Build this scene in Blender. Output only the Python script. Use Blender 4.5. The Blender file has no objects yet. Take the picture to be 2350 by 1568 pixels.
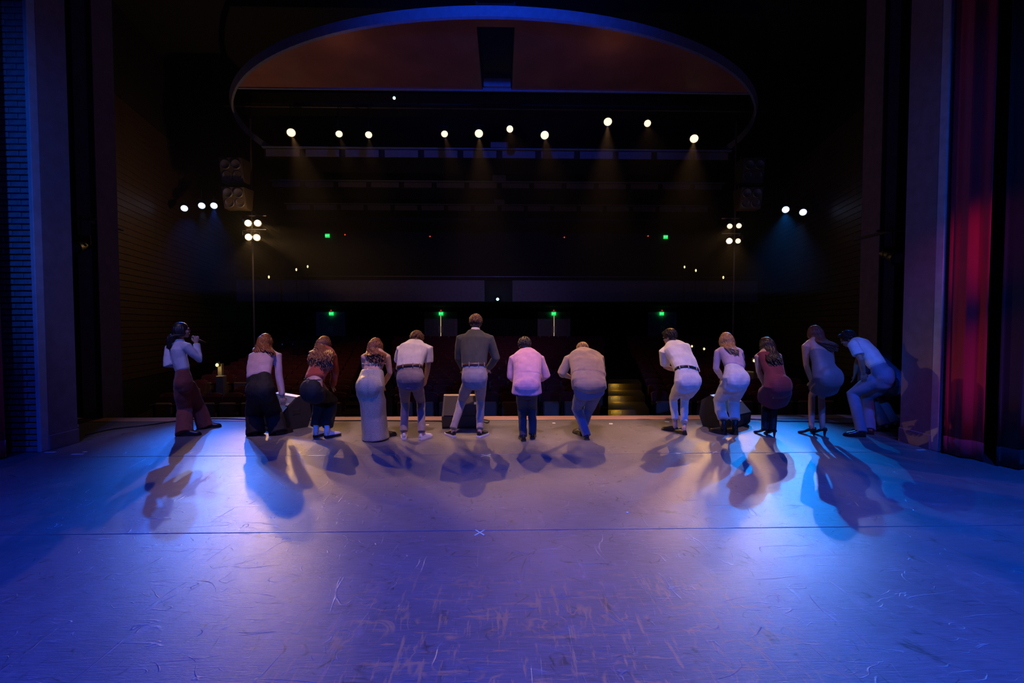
import bpy, bmesh, math, random
from mathutils import Vector, Matrix, Euler, noise
random.seed(7)
sc = bpy.context.scene
COL = sc.collection
R = math.radians
V = Vector

# ------------------------------------------------------------------ camera
FPX, CX, CY = 1044.0, 1175.0, 784.0          # focal length and image centre, 2350 x 1568
CAM = V((0.0, 0.0, 1.65))
PITCH, YAW = R(1.87), R(1.24)
cam_d = bpy.data.cameras.new('camera')
cam_d.sensor_width = 36.0
cam_d.lens = FPX / 2350.0 * 36.0
cam_d.clip_start, cam_d.clip_end = 0.05, 200
cam = bpy.data.objects.new('camera', cam_d)
COL.objects.link(cam)
cam.location = CAM
cam.rotation_euler = Euler((math.pi / 2 - PITCH, 0, -YAW), 'XYZ')
sc.camera = cam
ROT = cam.rotation_euler.to_matrix()


def ray(px, py):
    return ROT @ V(((px - CX) / FPX, (CY - py) / FPX, -1.0))


def at(px, py, Y):                 # the point of the room at depth Y seen at a photo position
    d = ray(px, py)
    return CAM + d * (Y / d.y)


def ground(px, py, z=0.0):
    d = ray(px, py)
    return CAM + d * ((z - CAM.z) / d.z)


def on_ray(px, py, p, L, far=True):   # point on the sight line at distance L from p
    d = ray(px, py).normalized()
    m = CAM - p
    b = m.dot(d)
    disc = b * b - (m.dot(m) - L * L)
    t = -b
    if disc > 0:
        t = -b + math.sqrt(disc) * (1 if far else -1)
    return CAM + d * t


# ------------------------------------------------------------------ world, exposure
sc.view_settings.view_transform = 'Standard'
sc.view_settings.look = 'None'
sc.view_settings.gamma = 1.0
sc.view_settings.use_curve_mapping = False
sc.view_settings.exposure = 0.0
w = bpy.data.worlds.new('dark_house')
sc.world = w
w.use_nodes = True
w.node_tree.nodes['Background'].inputs[0].default_value = (0.25, 0.2, 0.5, 1)
w.node_tree.nodes['Background'].inputs[1].default_value = 0.008
try:
    sc.cycles.sample_clamp_indirect = 4.0
    sc.cycles.max_bounces = 5
    sc.cycles.use_denoising = True
except Exception:
    pass


# ------------------------------------------------------------------ stage lighting
def spot(name, loc, target, power, color, deg, blend=0.6, radius=0.06):
    l = bpy.data.lights.new(name, 'SPOT')
    l.energy, l.color = power, color
    l.spot_size, l.spot_blend, l.shadow_soft_size = R(deg), blend, radius
    o = bpy.data.objects.new(name, l)
    COL.objects.link(o)
    o.location = loc
    o.rotation_euler = (V(target) - V(loc)).to_track_quat('-Z', 'Y').to_euler()
    return o


WARM = (1.0, 0.50, 0.20)
AMBER = (1.0, 0.55, 0.20)
BLUE = (0.02, 0.16, 1.0)
CYANBLUE = (0.0, 0.24, 1.0)
PALEBLUE = (0.34, 0.46, 1.0)
ROSE = (1.0, 0.55, 0.52)
# catwalk lamps: photo position, power, target on the stage
CATWALK_Y = 15.0
CATWALK = [(668, 304, 2.0, (-1.9, 7.2, .3)), (778, 307, .35, (-1.2, 7.2, .3)), (846, 309, .35, (-1.5, 6.6, .3)), (1020, 307, .5, (0.2, 6.9, .3)),
           (1099, 306, 1.5, (-0.1, 6.6, .0)), (1170, 296, .35, (0.4, 2.9, .0)), (1250, 310, .7, (1.0, 5.0, .0)), (1395, 279, 2.0, (1.5, 7.2, .3)),
           (1486, 283, .35, (1.2, 3.0, .0)), (1593, 318, 1.6, (2.2, 6.2, .3))]
for (x, y, k, tg) in CATWALK:
    p = at(x, y, CATWALK_Y)
    spot('catwalk_beam', p + (V(tg) - p).normalized() * .32, tg, 800 * k, WARM, 19, 1.0, 0.03)
# box booms either side of the house
BOOM_Y = 14.2
WARM_LEFT = [(569, 512), (591, 512), (570, 544), (589, 545)]
WARM_RIGHT = [(1675, 519), (1696, 518), (1674, 553), (1694, 553)]
BLUE_LEFT = [(423, 478), (463, 472), (491, 472)]
BLUE_RIGHT = [(1803, 481), (1843, 487)]
for (x, y), tg in zip(WARM_LEFT, [(-2.0, 6.6, 1.0), (0.5, 6.8, 1.1), (-3.2, 6.2, .9), (2.0, 6.8, 1.1)]):
    p = at(x, y, BOOM_Y)
    spot('boom_beam', p + (V(tg) - p).normalized() * .32, tg, 780, AMBER, 21, 0.7, 0.05)
for (x, y), tg in zip(WARM_RIGHT, [(2.0, 6.2, .8), (-0.5, 6.5, .9), (3.0, 6.0, .8), (3.5, 6.5, .9)]):
    p = at(x, y, BOOM_Y)
    spot('boom_beam', p + (V(tg) - p).normalized() * .32, tg, 330, AMBER, 20, 0.7, 0.08)
for (x, y), tg, c, e, a in zip(BLUE_LEFT, [(-3.2, 5.2, 0), (-2.6, 4.4, 0), (-3.8, 6.3, 0)], [BLUE, PALEBLUE, BLUE], [1600, 820, 1600], [18, 9, 17]):
    p = at(x, y, 15.0)
    spot('blue_beam', p + (V(tg) - p).normalized() * .32, tg, e, c, a, 0.9, 0.035)
for (x, y), tg, c, e, a in zip(BLUE_RIGHT, [(3.3, 5.2, 0), (2.9, 4.6, 0)], [CYANBLUE, PALEBLUE], [3000, 1050], [20, 9]):
    p = at(x, y, 15.0)
    spot('blue_beam', p + (V(tg) - p).normalized() * .32, tg, e, c, a, 0.9, 0.035)
# blue and lavender wash hung over the stage, above the frame
for x, e, gr in ((-5.5, 800, .06), (-2.75, 1000, .05), (0.0, 1250, .045), (2.75, 1400, .08), (5.5, 1900, .10)):
    spot('stage_wash', (x, 1.4, 6.6), (x * 0.95, 2.4, 0), e, (0.004, gr, 1.0), 86, 1.0, 0.15)
for x, e in ((-4.9, 230), (-2.9, 1150), (-0.6, 1550), (1.2, 1550), (3.2, 1250)):
    spot('rose_wash', (x, 3.9, 8.0), (x, 7.1, 1.2), e, ROSE, 27, 1.0, 0.05)
for x in (-2.6, 0.3, 3.2):
    spot('blue_fill', (x, 0.4, 2.5), (x, 7.1, 0.75), 620, (0.02, 0.14, 1.0), 24, 1.0, 0.06)
# blue side heads on the two ends of the line
spot('side_or_fill_head', (-3.8, 2.4, 6.0), (-5.0, 7.0, 1.1), 700, (0.11, 0.17, 1.0), 24, 1.0, 0.08)
spot('side_or_fill_head', (4.2, 2.4, 6.0), (5.2, 7.1, 1.0), 650, (0.12, 0.15, 1.0), 22, 1.0, 0.08)
spot('side_or_fill_head', (-0.4, 0.4, 3.4), (5.95, 7.35, 0.75), 900, (0.02, 0.15, 1.0), 9, 1.0, 0.06)  # added narrow spot near the camera, brightening the half hidden figure
# unseen blue spots added to light up the brick piers
spot('pier_fill', (-3.2, 0.6, 3.4), (-6.35, 6.0, 3.4), 420, (0.01, 0.13, 1.0), 46, 1.0, 0.08)
spot('pier_fill', (3.2, 0.6, 3.4), (5.95, 6.0, 3.6), 230, (0.01, 0.13, 1.0), 40, 1.0, 0.08)
# unseen blue spot added to brighten the front edge of the ceiling cloud
spot('cloud_fill', (-0.1, 4.6, 7.9), (-0.1, 9.8, 8.5), 900, (0.004, 0.08, 1.0), 74, 1.0, 0.1)
# stray boom lamp light on the walls, then points added for glow and highlights


def glow_point(px, py, Y, e, c):
    l = bpy.data.lights.new('added_glow', 'POINT')
    l.energy, l.color, l.shadow_soft_size = e, c, 0.05
    o = bpy.data.objects.new('added_glow', l)
    COL.objects.link(o)
    o.location = at(px, py, Y)


glow_point(330, 470, 11.6, 5, BLUE)
glow_point(1925, 475, 11.6, 6, BLUE)
glow_point(310, 525, 11.0, 3, AMBER)
glow_point(1945, 540, 11.0, 3, AMBER)
glow_point(780, 150, 10.7, 1.3, WARM)  # warm points added under the cloud panel to make its highlights
glow_point(1400, 160, 10.7, 1.3, WARM)
glow_point(580, 528, 13.7, 55, AMBER)  # points added to imitate the glare around the amber clusters
glow_point(1684, 536, 13.7, 7, AMBER)
# added unseen violet spot brightening the seats and doors at the rear
spot('house_fill', (0.0, 3.0, 4.3), (-0.2, 30.0, 1.5), 600, (0.6, 0.34, 0.9), 26, 1.0, 0.1)
# red side light on the curtains
for z in (0.8, 2.5):
    spot('curtain_light', (4.4, 0.6, 4.2), (6.12, 5.7, z), 330, (1.0, 0.03, 0.06), 15, 1.0, 0.1)
spot('curtain_light', (-5.2, 0.8, 4.2), (-6.7, 5.6, 1.0), 300, (1.0, 0.03, 0.06), 10, 1.0, 0.1)


# ------------------------------------------------------------------ materials
def mat(name, col, rough=0.6, metal=0.0, spec=0.5, var=0.12, scale=8.0, bump=0.0, bscale=60.0, emit=None, es=0.0, stretch=None, sheen=0.0):
    m = bpy.data.materials.new(name)
    m.use_nodes = True
    nt = m.node_tree
    b = nt.nodes['Principled BSDF']
    b.inputs['Roughness'].default_value = rough
    b.inputs['Metallic'].default_value = metal
    b.inputs['Specular IOR Level'].default_value = spec
    if sheen:
        b.inputs['Sheen Weight'].default_value = sheen
    tc = nt.nodes.new('ShaderNodeTexCoord')
    mp = nt.nodes.new('ShaderNodeMapping')
    nt.links.new(tc.outputs['Object'], mp.inputs['Vector'])
    if stretch:
        mp.inputs['Scale'].default_value = stretch
    if emit is None:
        n = nt.nodes.new('ShaderNodeTexNoise')
        n.inputs['Scale'].default_value = scale
        n.inputs['Detail'].default_value = 4
        nt.links.new(mp.outputs[0], n.inputs['Vector'])
        r = nt.nodes.new('ShaderNodeValToRGB')
        r.color_ramp.elements[0].position, r.color_ramp.elements[1].position = .3, .7
        r.color_ramp.elements[0].color = tuple(max(0, c * (1 - var)) for c in col) + (1,)
        r.color_ramp.elements[1].color = tuple(min(1, c * (1 + var)) for c in col) + (1,)
        nt.links.new(n.outputs['Fac'], r.inputs[0])
        nt.links.new(r.outputs[0], b.inputs['Base Color'])
        if bump:
            n2 = nt.nodes.new('ShaderNodeTexNoise')
            n2.inputs['Scale'].default_value = bscale
            n2.inputs['Detail'].default_value = 3
            nt.links.new(mp.outputs[0], n2.inputs['Vector'])
            bp = nt.nodes.new('ShaderNodeBump')
            bp.inputs['Strength'].default_value = bump
            bp.inputs['Distance'].default_value = 0.01
            nt.links.new(n2.outputs['Fac'], bp.inputs['Height'])
            nt.links.new(bp.outputs[0], b.inputs['Normal'])
    else:
        b.inputs['Base Color'].default_value = (0.02, 0.02, 0.02, 1)
        b.inputs['Emission Color'].default_value = emit + (1,)
        b.inputs['Emission Strength'].default_value = es
        try:
            m.cycles.emission_sampling = 'NONE'
        except Exception:
            pass
    return m


# ------------------------------------------------------------------ mesh helpers
def root_of(o):
    p = V((0, 0, 0))
    while o is not None:
        p += o.location
        o = o.parent
    return p


class MB:
    def __init__(s):
        s.v, s.f, s.m = [], [], []

    def add(s, verts, faces, mi=0):
        k = len(s.v)
        s.v += [V(p) for p in verts]
        s.f += [tuple(i + k for i in f) for f in faces]
        s.m += [mi] * len(faces)
        return s

    def box(s, c, h, rot=None, mi=0, ax=None):      # centre, half sizes
        c = V(c)
        vs = []
        for i in (-1, 1):
            for j in (-1, 1):
                for k in (-1, 1):
                    p = V((i * h[0], j * h[1], k * h[2]))
                    if rot is not None:
                        p = rot @ p
                    vs.append(c + p)
        return s.add(vs, [(0, 1, 3, 2), (4, 6, 7, 5), (0, 4, 5, 1), (2, 3, 7, 6), (0, 2, 6, 4), (1, 5, 7, 3)], mi)

    def bbox(s, a, b, bev=0.0):                     # corner to corner, bevelled
        a, b = V(a), V(b)
        c, h = (a + b) / 2, (b - a) / 2
        if bev <= 0:
            return s.box(c, h)
        bm = bmesh.new()
        bmesh.ops.create_cube(bm, size=1)
        for v in bm.verts:
            v.co = V((c[i] + v.co[i] * 2 * h[i] for i in range(3)))
        bmesh.ops.bevel(bm, geom=bm.edges[:], offset=bev, segments=1, affect='EDGES')
        bm.verts.index_update()
        s.add([v.co.copy() for v in bm.verts], [tuple(v.index for v in f.verts) for f in bm.faces])
        bm.free()
        return s

    def prism(s, poly, d, mi=0):                     # polygon (3d points) extruded along d
        n = len(poly)
        d = V(d)
        vs = [V(p) for p in poly] + [V(p) + d for p in poly]
        fs = [tuple(range(n - 1, -1, -1)), tuple(range(n, 2 * n))] + [(i, (i + 1) % n, n + (i + 1) % n, n + i) for i in range(n)]
        return s.add(vs, fs, mi)

    def rings(s, rr, cap=True, mi=0):
        n = len(rr[0])
        vs = [p for r in rr for p in r]
        fs = []
        for i in range(len(rr) - 1):
            for j in range(n):
                a, b = i * n + j, i * n + (j + 1) % n
                fs.append((a, b, b + n, a + n))
        if cap:
            fs.append(tuple(range(n - 1, -1, -1)))
            k = (len(rr) - 1) * n
            fs.append(tuple(range(k, k + n)))
        return s.add(vs, fs, mi)

    def tube(s, pts, rad, n=12, round_caps=True, mi=0, flat=1.0, side=None):
        pts = [V(p) for p in pts]
        if not hasattr(rad, '__len__'):
            rad = [rad] * len(pts)
        m = len(pts)
        tans = []
        for i in range(m):
            a, b = pts[max(i - 1, 0)], pts[min(i + 1, m - 1)]
            t = (b - a)
            tans.append(t.normalized() if t.length > 1e-9 else V((0, 0, 1)))
        u = V(side) if side is not None else (V((1, 0, 0)) if abs(tans[0].x) < .9 else V((0, 1, 0)))
        rr = []

        def ring(c, t, r):
            nonlocal u
            u = (u - t * u.dot(t))
            u = u.normalized() if u.length > 1e-6 else t.orthogonal().normalized()
            w_ = t.cross(u)
            return [c + u * (r * math.cos(2 * math.pi * k / n)) + w_ * (r * flat * math.sin(2 * math.pi * k / n)) for k in range(n)]
        if round_caps:
            for a in (80, 50, 25):
                rr.append(ring(pts[0] - tans[0] * rad[0] * math.sin(R(a)) * .9, tans[0], rad[0] * math.cos(R(a))))
        for p, t, r in zip(pts, tans, rad):
            rr.append(ring(p, t, r))
        if round_caps:
            for a in (25, 50, 80):
                rr.append(ring(pts[-1] + tans[-1] * rad[-1] * math.sin(R(a)) * .9, tans[-1], rad[-1] * math.cos(R(a))))
        return s.rings(rr, True, mi)

    def loft(s, cs, hw, hd, side, n=20, dome=0.5, mi=0, sup=2.3):
        # rings across the chain; side = left-right axis of the body
        cs = [V(c) for c in cs]
        m = len(cs)
        side = V(side).normalized()
        rr = []

        def ring(c, t, a, b):
            sd = (side - t * side.dot(t)).normalized()
            d = t.cross(sd)
            out = []
            for k in range(n):
                th = 2 * math.pi * k / n
                x, y = math.cos(th), math.sin(th)
                e = 2.0 / sup
                out.append(c + sd * (a * math.copysign(abs(x) ** e, x)) + d * (b * math.copysign(abs(y) ** e, y)))
            return out
        ts = []
        for i in range(m):
            t = cs[min(i + 1, m - 1)] - cs[max(i - 1, 0)]
            ts.append(t.normalized())
        r0, r1 = min(hw[0], hd[0]) * dome, min(hw[-1], hd[-1]) * dome
        if dome:
            rr.append(ring(cs[0] - ts[0] * r0, ts[0], hw[0] * .5, hd[0] * .5))
            rr.append(ring(cs[0] - ts[0] * r0 * .6, ts[0], hw[0] * .82, hd[0] * .82))
        for c, t, a, b in zip(cs, ts, hw, hd):
            rr.append(ring(c, t, a, b))
        if dome:
            rr.append(ring(cs[-1] + ts[-1] * r1 * .6, ts[-1], hw[-1] * .82, hd[-1] * .82))
            rr.append(ring(cs[-1] + ts[-1] * r1, ts[-1], hw[-1] * .5, hd[-1] * .5))
        return s.rings(rr, True, mi)

    def ell(s, c, r, rot=None, nu=14, nv=10, mi=0):
        c = V(c)
        rr = []
        for i in range(nv + 1):
            ph = math.pi * (i / nv) if 0 < i < nv else (0.03 if i == 0 else math.pi - 0.03)
            ring = []
            for j in range(nu):
                th = 2 * math.pi * j / nu
                p = V((r[0] * math.sin(ph) * math.cos(th), r[1] * math.sin(ph) * math.sin(th), -r[2] * math.cos(ph)))
                if rot is not None:
                    p = rot @ p
                ring.append(c + p)
            rr.append(ring)
        return s.rings(rr, True, mi)

    def lathe(s, c, prof, axis=V((0, 0, 1)), n=16, mi=0):     # profile of (radius, height) along axis
        c, axis = V(c), V(axis).normalized()
        u = axis.orthogonal().normalized()
        w_ = axis.cross(u)
        rr = [[c + axis * h + u * (max(r, 1e-4) * math.cos(2 * math.pi * k / n)) + w_ * (max(r, 1e-4) * math.sin(2 * math.pi * k / n)) for k in range(n)] for r, h in prof]
        return s.rings(rr, True, mi)

    def mesh(s, name, off=V((0, 0, 0))):
        me = bpy.data.meshes.new(name)
        me.from_pydata([tuple(p - off) for p in s.v], [], s.f)
        me.polygons.foreach_set('material_index', s.m)
        me.update()
        return me

    def build(s, name, m, parent=None, smooth=False, mats=None):
        me = s.mesh(name, root_of(parent))
        for q in (mats or [m]):
            me.materials.append(q)
        bm = bmesh.new()
        bm.from_mesh(me)
        bmesh.ops.recalc_face_normals(bm, faces=bm.faces)
        bm.to_mesh(me)
        bm.free()
        if smooth:
            me.shade_smooth()
        o = bpy.data.objects.new(name, me)
        COL.objects.link(o)
        if parent is not None:
            o.parent = parent
        return o


def tag(o, label=None, cat=None, group=None, kind=None):
    if label: o['label'] = label
    if cat: o['category'] = cat
    if group: o['group'] = group
    if kind: o['kind'] = kind
    return o


def thing(name, loc, label, cat, group=None):
    o = bpy.data.objects.new(name, None)
    COL.objects.link(o)
    o.location = loc
    o.empty_display_size = .1
    return tag(o, label, cat, group)


def link_copy(name, me, parent=None, loc=(0, 0, 0), rot=None):
    o = bpy.data.objects.new(name, me)
    COL.objects.link(o)
    if parent is not None:
        o.parent = parent
    o.location = loc
    if rot is not None:
        o.rotation_euler = rot
    return o


def copy_tree(o, loc, parent=None):
    c = o.copy()
    COL.objects.link(c)
    if parent is not None:
        c.parent = parent
    else:
        c.location = loc
    for ch in list(o.children):
        copy_tree(ch, None, c)
    return c


ORD = ['front', 'second', 'third', 'fourth', 'fifth', 'sixth', 'seventh', 'eighth', 'ninth', 'tenth', 'eleventh', 'twelfth', 'thirteenth', 'fourteenth']
# ------------------------------------------------------------------ the setting
M = {}
M['black'] = mat('black_paint', (.012, .012, .014), .6)
M['house_dark'] = mat('house_dark_paint', (.02, .017, .02), .8)
M['jamb'] = mat('plum_plaster', (.26, .20, .225), .75, bump=.1)
M['edge'] = mat('bare_pale_plaster', (.5, .54, .62), .7, bump=.3, bscale=30)
M['brick'] = mat('painted_brick', (.24, .26, .31), .75, var=.35, scale=6, bump=.5, bscale=50)
M['mortar'] = mat('mortar', (.06, .06, .07), .9)
M['wood_trim'] = mat('stage_lip_wood', (.5, .3, .22), .5, var=.25, scale=3, stretch=(.6, 14, 14))
M['board'] = mat('wall_board', (.07, .045, .03), .5, var=.3, scale=3, stretch=(1, 1, 14))
M['cloud'] = mat('lacquered_ceiling_panel', (.36, .155, .13), .32, .0, var=.15, scale=1.2)
M['fascia'] = mat('ceiling_fascia', (.24, .27, .40), .6)
M['balcony'] = mat('balcony_front', (.17, .15, .19), .7)
M['carpet'] = mat('house_carpet', (.03, .018, .02), .95, bump=.2)


def floor_material():
    m = bpy.data.materials.new('scuffed_dance_vinyl')
    m.use_nodes = True
    nt = m.node_tree
    b = nt.nodes['Principled BSDF']
    L = nt.links.new
    tc = nt.nodes.new('ShaderNodeTexCoord')

    def mapped(scale, rot=0.0, loc=(0, 0, 0)):
        mp = nt.nodes.new('ShaderNodeMapping')
        mp.inputs['Scale'].default_value = scale
        mp.inputs['Rotation'].default_value = (0, 0, rot)
        mp.inputs['Location'].default_value = loc
        L(tc.outputs['Object'], mp.inputs['Vector'])
        return mp.outputs[0]

    def nz(vec, scale, detail=5, rough=.55, dist=0.0):
        n = nt.nodes.new('ShaderNodeTexNoise')
        n.inputs['Scale'].default_value = scale
        n.inputs['Detail'].default_value = detail
        n.inputs['Roughness'].default_value = rough
        n.inputs['Distortion'].default_value = dist
        L(vec, n.inputs['Vector'])
        return n.outputs['Fac']

    def ramp(fac, pts):
        r = nt.nodes.new('ShaderNodeValToRGB')
        els = r.color_ramp.elements
        while len(els) < len(pts):
            els.new(.5)
        for e, (p, c) in zip(els, pts):
            e.position = p
            e.color = (c, c, c, 1) if not hasattr(c, '__len__') else tuple(c) + (1,)
        L(fac, r.inputs[0])
        return r.outputs[0]

    def math_(op, a, c):
        n = nt.nodes.new('ShaderNodeMath')
        n.operation = op
        for i, q in enumerate((a, c)):
            if isinstance(q, (int, float)):
                n.inputs[i].default_value = q
            else:
                L(q, n.inputs[i])
        return n.outputs[0]

    def mixc(fac, a, c):
        n = nt.nodes.new('ShaderNodeMix')
        n.data_type = 'RGBA'
        L(fac, n.inputs['Factor'])
        for key, q in ((6, a), (7, c)):
            if hasattr(q, '__len__'):
                n.inputs[key].default_value = tuple(q) + (1,)
            else:
                L(q, n.inputs[key])
        return n.outputs[2]
    # lengthwise brushing of the vinyl
    streak = nz(mapped((2.2, 46, 1)), 3.0, 6, .7)
    cloud = nz(mapped((1, 1, 1)), .9, 4)
    base = ramp(math_('ADD', math_('MULTIPLY', streak, .65), math_('MULTIPLY', cloud, .35)), [(.34, (.075, .075, .08)), (.66, (.235, .23, .235))])

    # curved scuffs: thin level lines of distorted noise, kept to patches
    def lines(vec, scale, width, dist, patch_scale, lo, hi):
        n = nz(vec, scale, 2, .4, dist)
        a = math_('ABSOLUTE', math_('SUBTRACT', n, .5), 0)
        ln = ramp(a, [(0.0, 1.0), (width, 0.0)])
        pt = ramp(nz(vec, patch_scale, 3, .6), [(lo, 0.0), (hi, 1.0)])
        return math_('MULTIPLY', ln, pt)
    d1 = lines(mapped((1, 1.3, 1), .5), 1.9, .011, 1.2, 5.5, .50, .62)
    d2 = lines(mapped((1.4, .8, 1), -.9, (3, 7, 0)), 2.6, .011, .8, 7.0, .54, .64)
    d3 = lines(mapped((2.6, .7, 1), .35, (9, 1, 0)), 1.5, .013, .5, 4.0, .56, .68)
    dark = math_('MINIMUM', math_('ADD', math_('ADD', d1, d2), d3), 1.0)
    l1 = lines(mapped((.5, 2.6, 1), .12, (5, 2, 0)), 1.8, .005, .6, 4.5, .5, .62)
    l2 = lines(mapped((2.2, .5, 1), -.3, (1, 12, 0)), 2.0, .006, .7, 5.0, .52, .62)
    l3 = lines(mapped((.8, 1.6, 1), .9, (4, 4, 0)), 3.2, .006, 1.0, 6.0, .5, .6)
    light = math_('MINIMUM', math_('ADD', math_('ADD', l1, l2), l3), 1.0)
    c = mixc(math_('MULTIPLY', dark, .92), base, (.035, .035, .04))
    c = mixc(math_('MULTIPLY', light, .32), c, (.5, .48, .48))
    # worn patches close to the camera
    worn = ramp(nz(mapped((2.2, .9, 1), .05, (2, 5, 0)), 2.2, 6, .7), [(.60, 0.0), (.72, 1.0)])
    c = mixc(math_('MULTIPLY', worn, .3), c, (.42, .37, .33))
    # worn patch, centre stage: short scrapes, with the lamps' warm reflection painted orange
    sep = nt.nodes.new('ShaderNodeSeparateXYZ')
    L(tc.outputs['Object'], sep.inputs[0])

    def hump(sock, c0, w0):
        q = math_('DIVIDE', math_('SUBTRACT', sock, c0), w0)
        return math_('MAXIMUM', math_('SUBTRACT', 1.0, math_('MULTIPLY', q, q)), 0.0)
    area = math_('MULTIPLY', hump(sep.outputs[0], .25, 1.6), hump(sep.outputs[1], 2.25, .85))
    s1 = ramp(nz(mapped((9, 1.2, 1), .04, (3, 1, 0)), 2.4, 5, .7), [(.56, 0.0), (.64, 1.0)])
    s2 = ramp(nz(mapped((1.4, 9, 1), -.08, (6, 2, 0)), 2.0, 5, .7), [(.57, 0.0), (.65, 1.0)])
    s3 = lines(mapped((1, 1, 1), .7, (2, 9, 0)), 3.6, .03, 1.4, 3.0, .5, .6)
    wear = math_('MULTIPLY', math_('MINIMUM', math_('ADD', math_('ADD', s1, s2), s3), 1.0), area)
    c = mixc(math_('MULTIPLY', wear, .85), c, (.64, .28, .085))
    L(c, b.inputs['Base Color'])
    rg = ramp(streak, [(.3, .30), (.7, .46)])
    rr = math_('SUBTRACT', rg, math_('MULTIPLY', light, .10))
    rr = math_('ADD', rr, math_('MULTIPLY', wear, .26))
    L(rr, b.inputs['Roughness'])
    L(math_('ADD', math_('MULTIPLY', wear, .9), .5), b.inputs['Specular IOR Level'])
    bp = nt.nodes.new('ShaderNodeBump')
    bp.inputs['Strength'].default_value = .5
    bp.inputs['Distance'].default_value = .004
    L(math_('ADD', math_('ADD', math_('MULTIPLY', streak, .6), math_('MULTIPLY', light, .8)), math_('MULTIPLY', nz(mapped((1, 3, 1)), 40, 4), .35)), bp.inputs['Height'])
    L(bp.outputs[0], b.inputs['Normal'])
    return m


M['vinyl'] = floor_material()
M['seam'] = mat('seam_tape', (.24, .21, .19), .30, var=.1)
Y_S1, Y_S2 = ground(1175, 1217).y, ground(1175, 1043).y      # seams between vinyl strips
Y_LIP0, Y_LIP1 = ground(1175, 964).y, ground(1175, 955.5).y
XL, XR = -9.2, 9.0
fl = MB().bbox((XL, -4, -1.2), (XR, Y_LIP1, -.012)).build('floor', M['black'])
tag(fl, kind='structure')
for (a, b_) in ((-4, Y_S1 - .004), (Y_S1 + .004, Y_S2 - .004), (Y_S2 + .004, Y_LIP0 - .03)):
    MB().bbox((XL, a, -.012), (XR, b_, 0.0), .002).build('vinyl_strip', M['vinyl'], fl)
MB().bbox((XL, Y_LIP0 - .03, -.012), (XR, Y_LIP0, .001)).build('edge_tape', M['black'], fl)
MB().bbox((XL, Y_LIP0, -.05), (XR, Y_LIP1, 0.004), .004).build('wood_lip', M['wood_trim'], fl)
for ys in (Y_S1, Y_S2):
    MB().tube([(XL, ys, -.0025), (XR, ys, -.0025)], .006, 8, False).build('seam_strip', M['seam'], fl, True)

# house floor: flat pit then a rake
HZ0, ROW0_Y, RAKE = -1.0, 12.0, 0.078


def house_z(y):
    return HZ0 + max(0, (y - ROW0_Y + .6)) * RAKE


hf = MB()
hf.prism([(-16, Y_LIP1 + .02, HZ0 - .2), (-16, ROW0_Y - .6, HZ0 - .2), (-16, 31, HZ0 - .2), (-16, 31, house_z(31)), (-16, ROW0_Y - .6, HZ0), (-16, Y_LIP1 + .02, HZ0)], (32, 0, 0))
tag(hf.build('floor_house', M['carpet']), kind='structure')
tag(MB().bbox((-18, 5.6, 10.2), (18, 33, 10.4)).build('ceiling', M['house_dark']), kind='structure')

# proscenium: brick pier, pale edge, plum jamb (left and right)
LB = .228
BR = MB().bbox((-.108, -.03, -.031), (.108, .03, .031), .006).mesh('brick')
BR.materials.append(M['brick'])
BH = MB().bbox((-.05, -.03, -.031), (.05, .03, .031), .006).mesh('brick_half')
BH.materials.append(M['brick'])


def proscenium(side):
    s = -1 if side == 'left' else 1
    if side == 'left':
        p0, p1 = ground(96, 1038), ground(164, 1016)
        xo = -8.5
    else:
        p0, p1 = ground(2150, 1036), ground(2074, 1012)
        xo = 8.4
    xj = p0.x
    top = 10.2
    wl = MB().bbox((min(xj - s * 0.02 + s * .02, xo), p0.y + .06, -.01), (max(xj, xo), p1.y, top)).build('wall_' + side, M['mortar'])
    tag(wl, kind='structure')
    # pale corner edge, then the plum jamb behind it
    MB().bbox((xj - .012, p0.y - .02, 0), (xj + .012, p0.y + .09, top), .006).build('corner_edge', M['edge'], wl)
    MB().bbox((min(xj, xj + s * .05), p0.y - .012, 0), (max(xj, xj + s * .05), p0.y + .05, top), .006).build('corner_face', M['edge'], wl)
    MB().bbox((min(xj - s * .014, xj), p0.y + .09, .2), (max(xj - s * .014, xj), p1.y, top)).build('jamb_panel', M['jamb'], wl)
    MB().bbox((min(xj - s * .03, xj), p0.y + .08, 0), (max(xj - s * .03, xj), p1.y + .01, .2), .006).build('baseboard', M['jamb'], wl)
    # bricks of the face towards the stage
    rows = 96 if side == 'left' else 96
    cols = 3 if side == 'left' else 2
    n = 0
    for r in range(rows):
        z = .035 + r * .0785
        off = .108 if r % 2 else 0
        for c in range(cols):
            x = xj + s * (.055 + .115 + c * LB + off)
            if r % 2 and c == 0:
                o = link_copy('brick', BH, wl, (xj + s * (.055 + .052), p0.y + .03, z))
                o.location.y += random.uniform(-.004, .004)
            o = link_copy('brick', BR, wl, (x, p0.y + .03 + random.uniform(-.005, .005), z), (0, random.uniform(-.006, .006), random.uniform(-.02, .02)))
            n += 1
    return wl, xj, p0, p1


WL, XJL, PL0, PL1 = proscenium('left')
WR, XJR, PR0, PR1 = proscenium('right')
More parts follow.
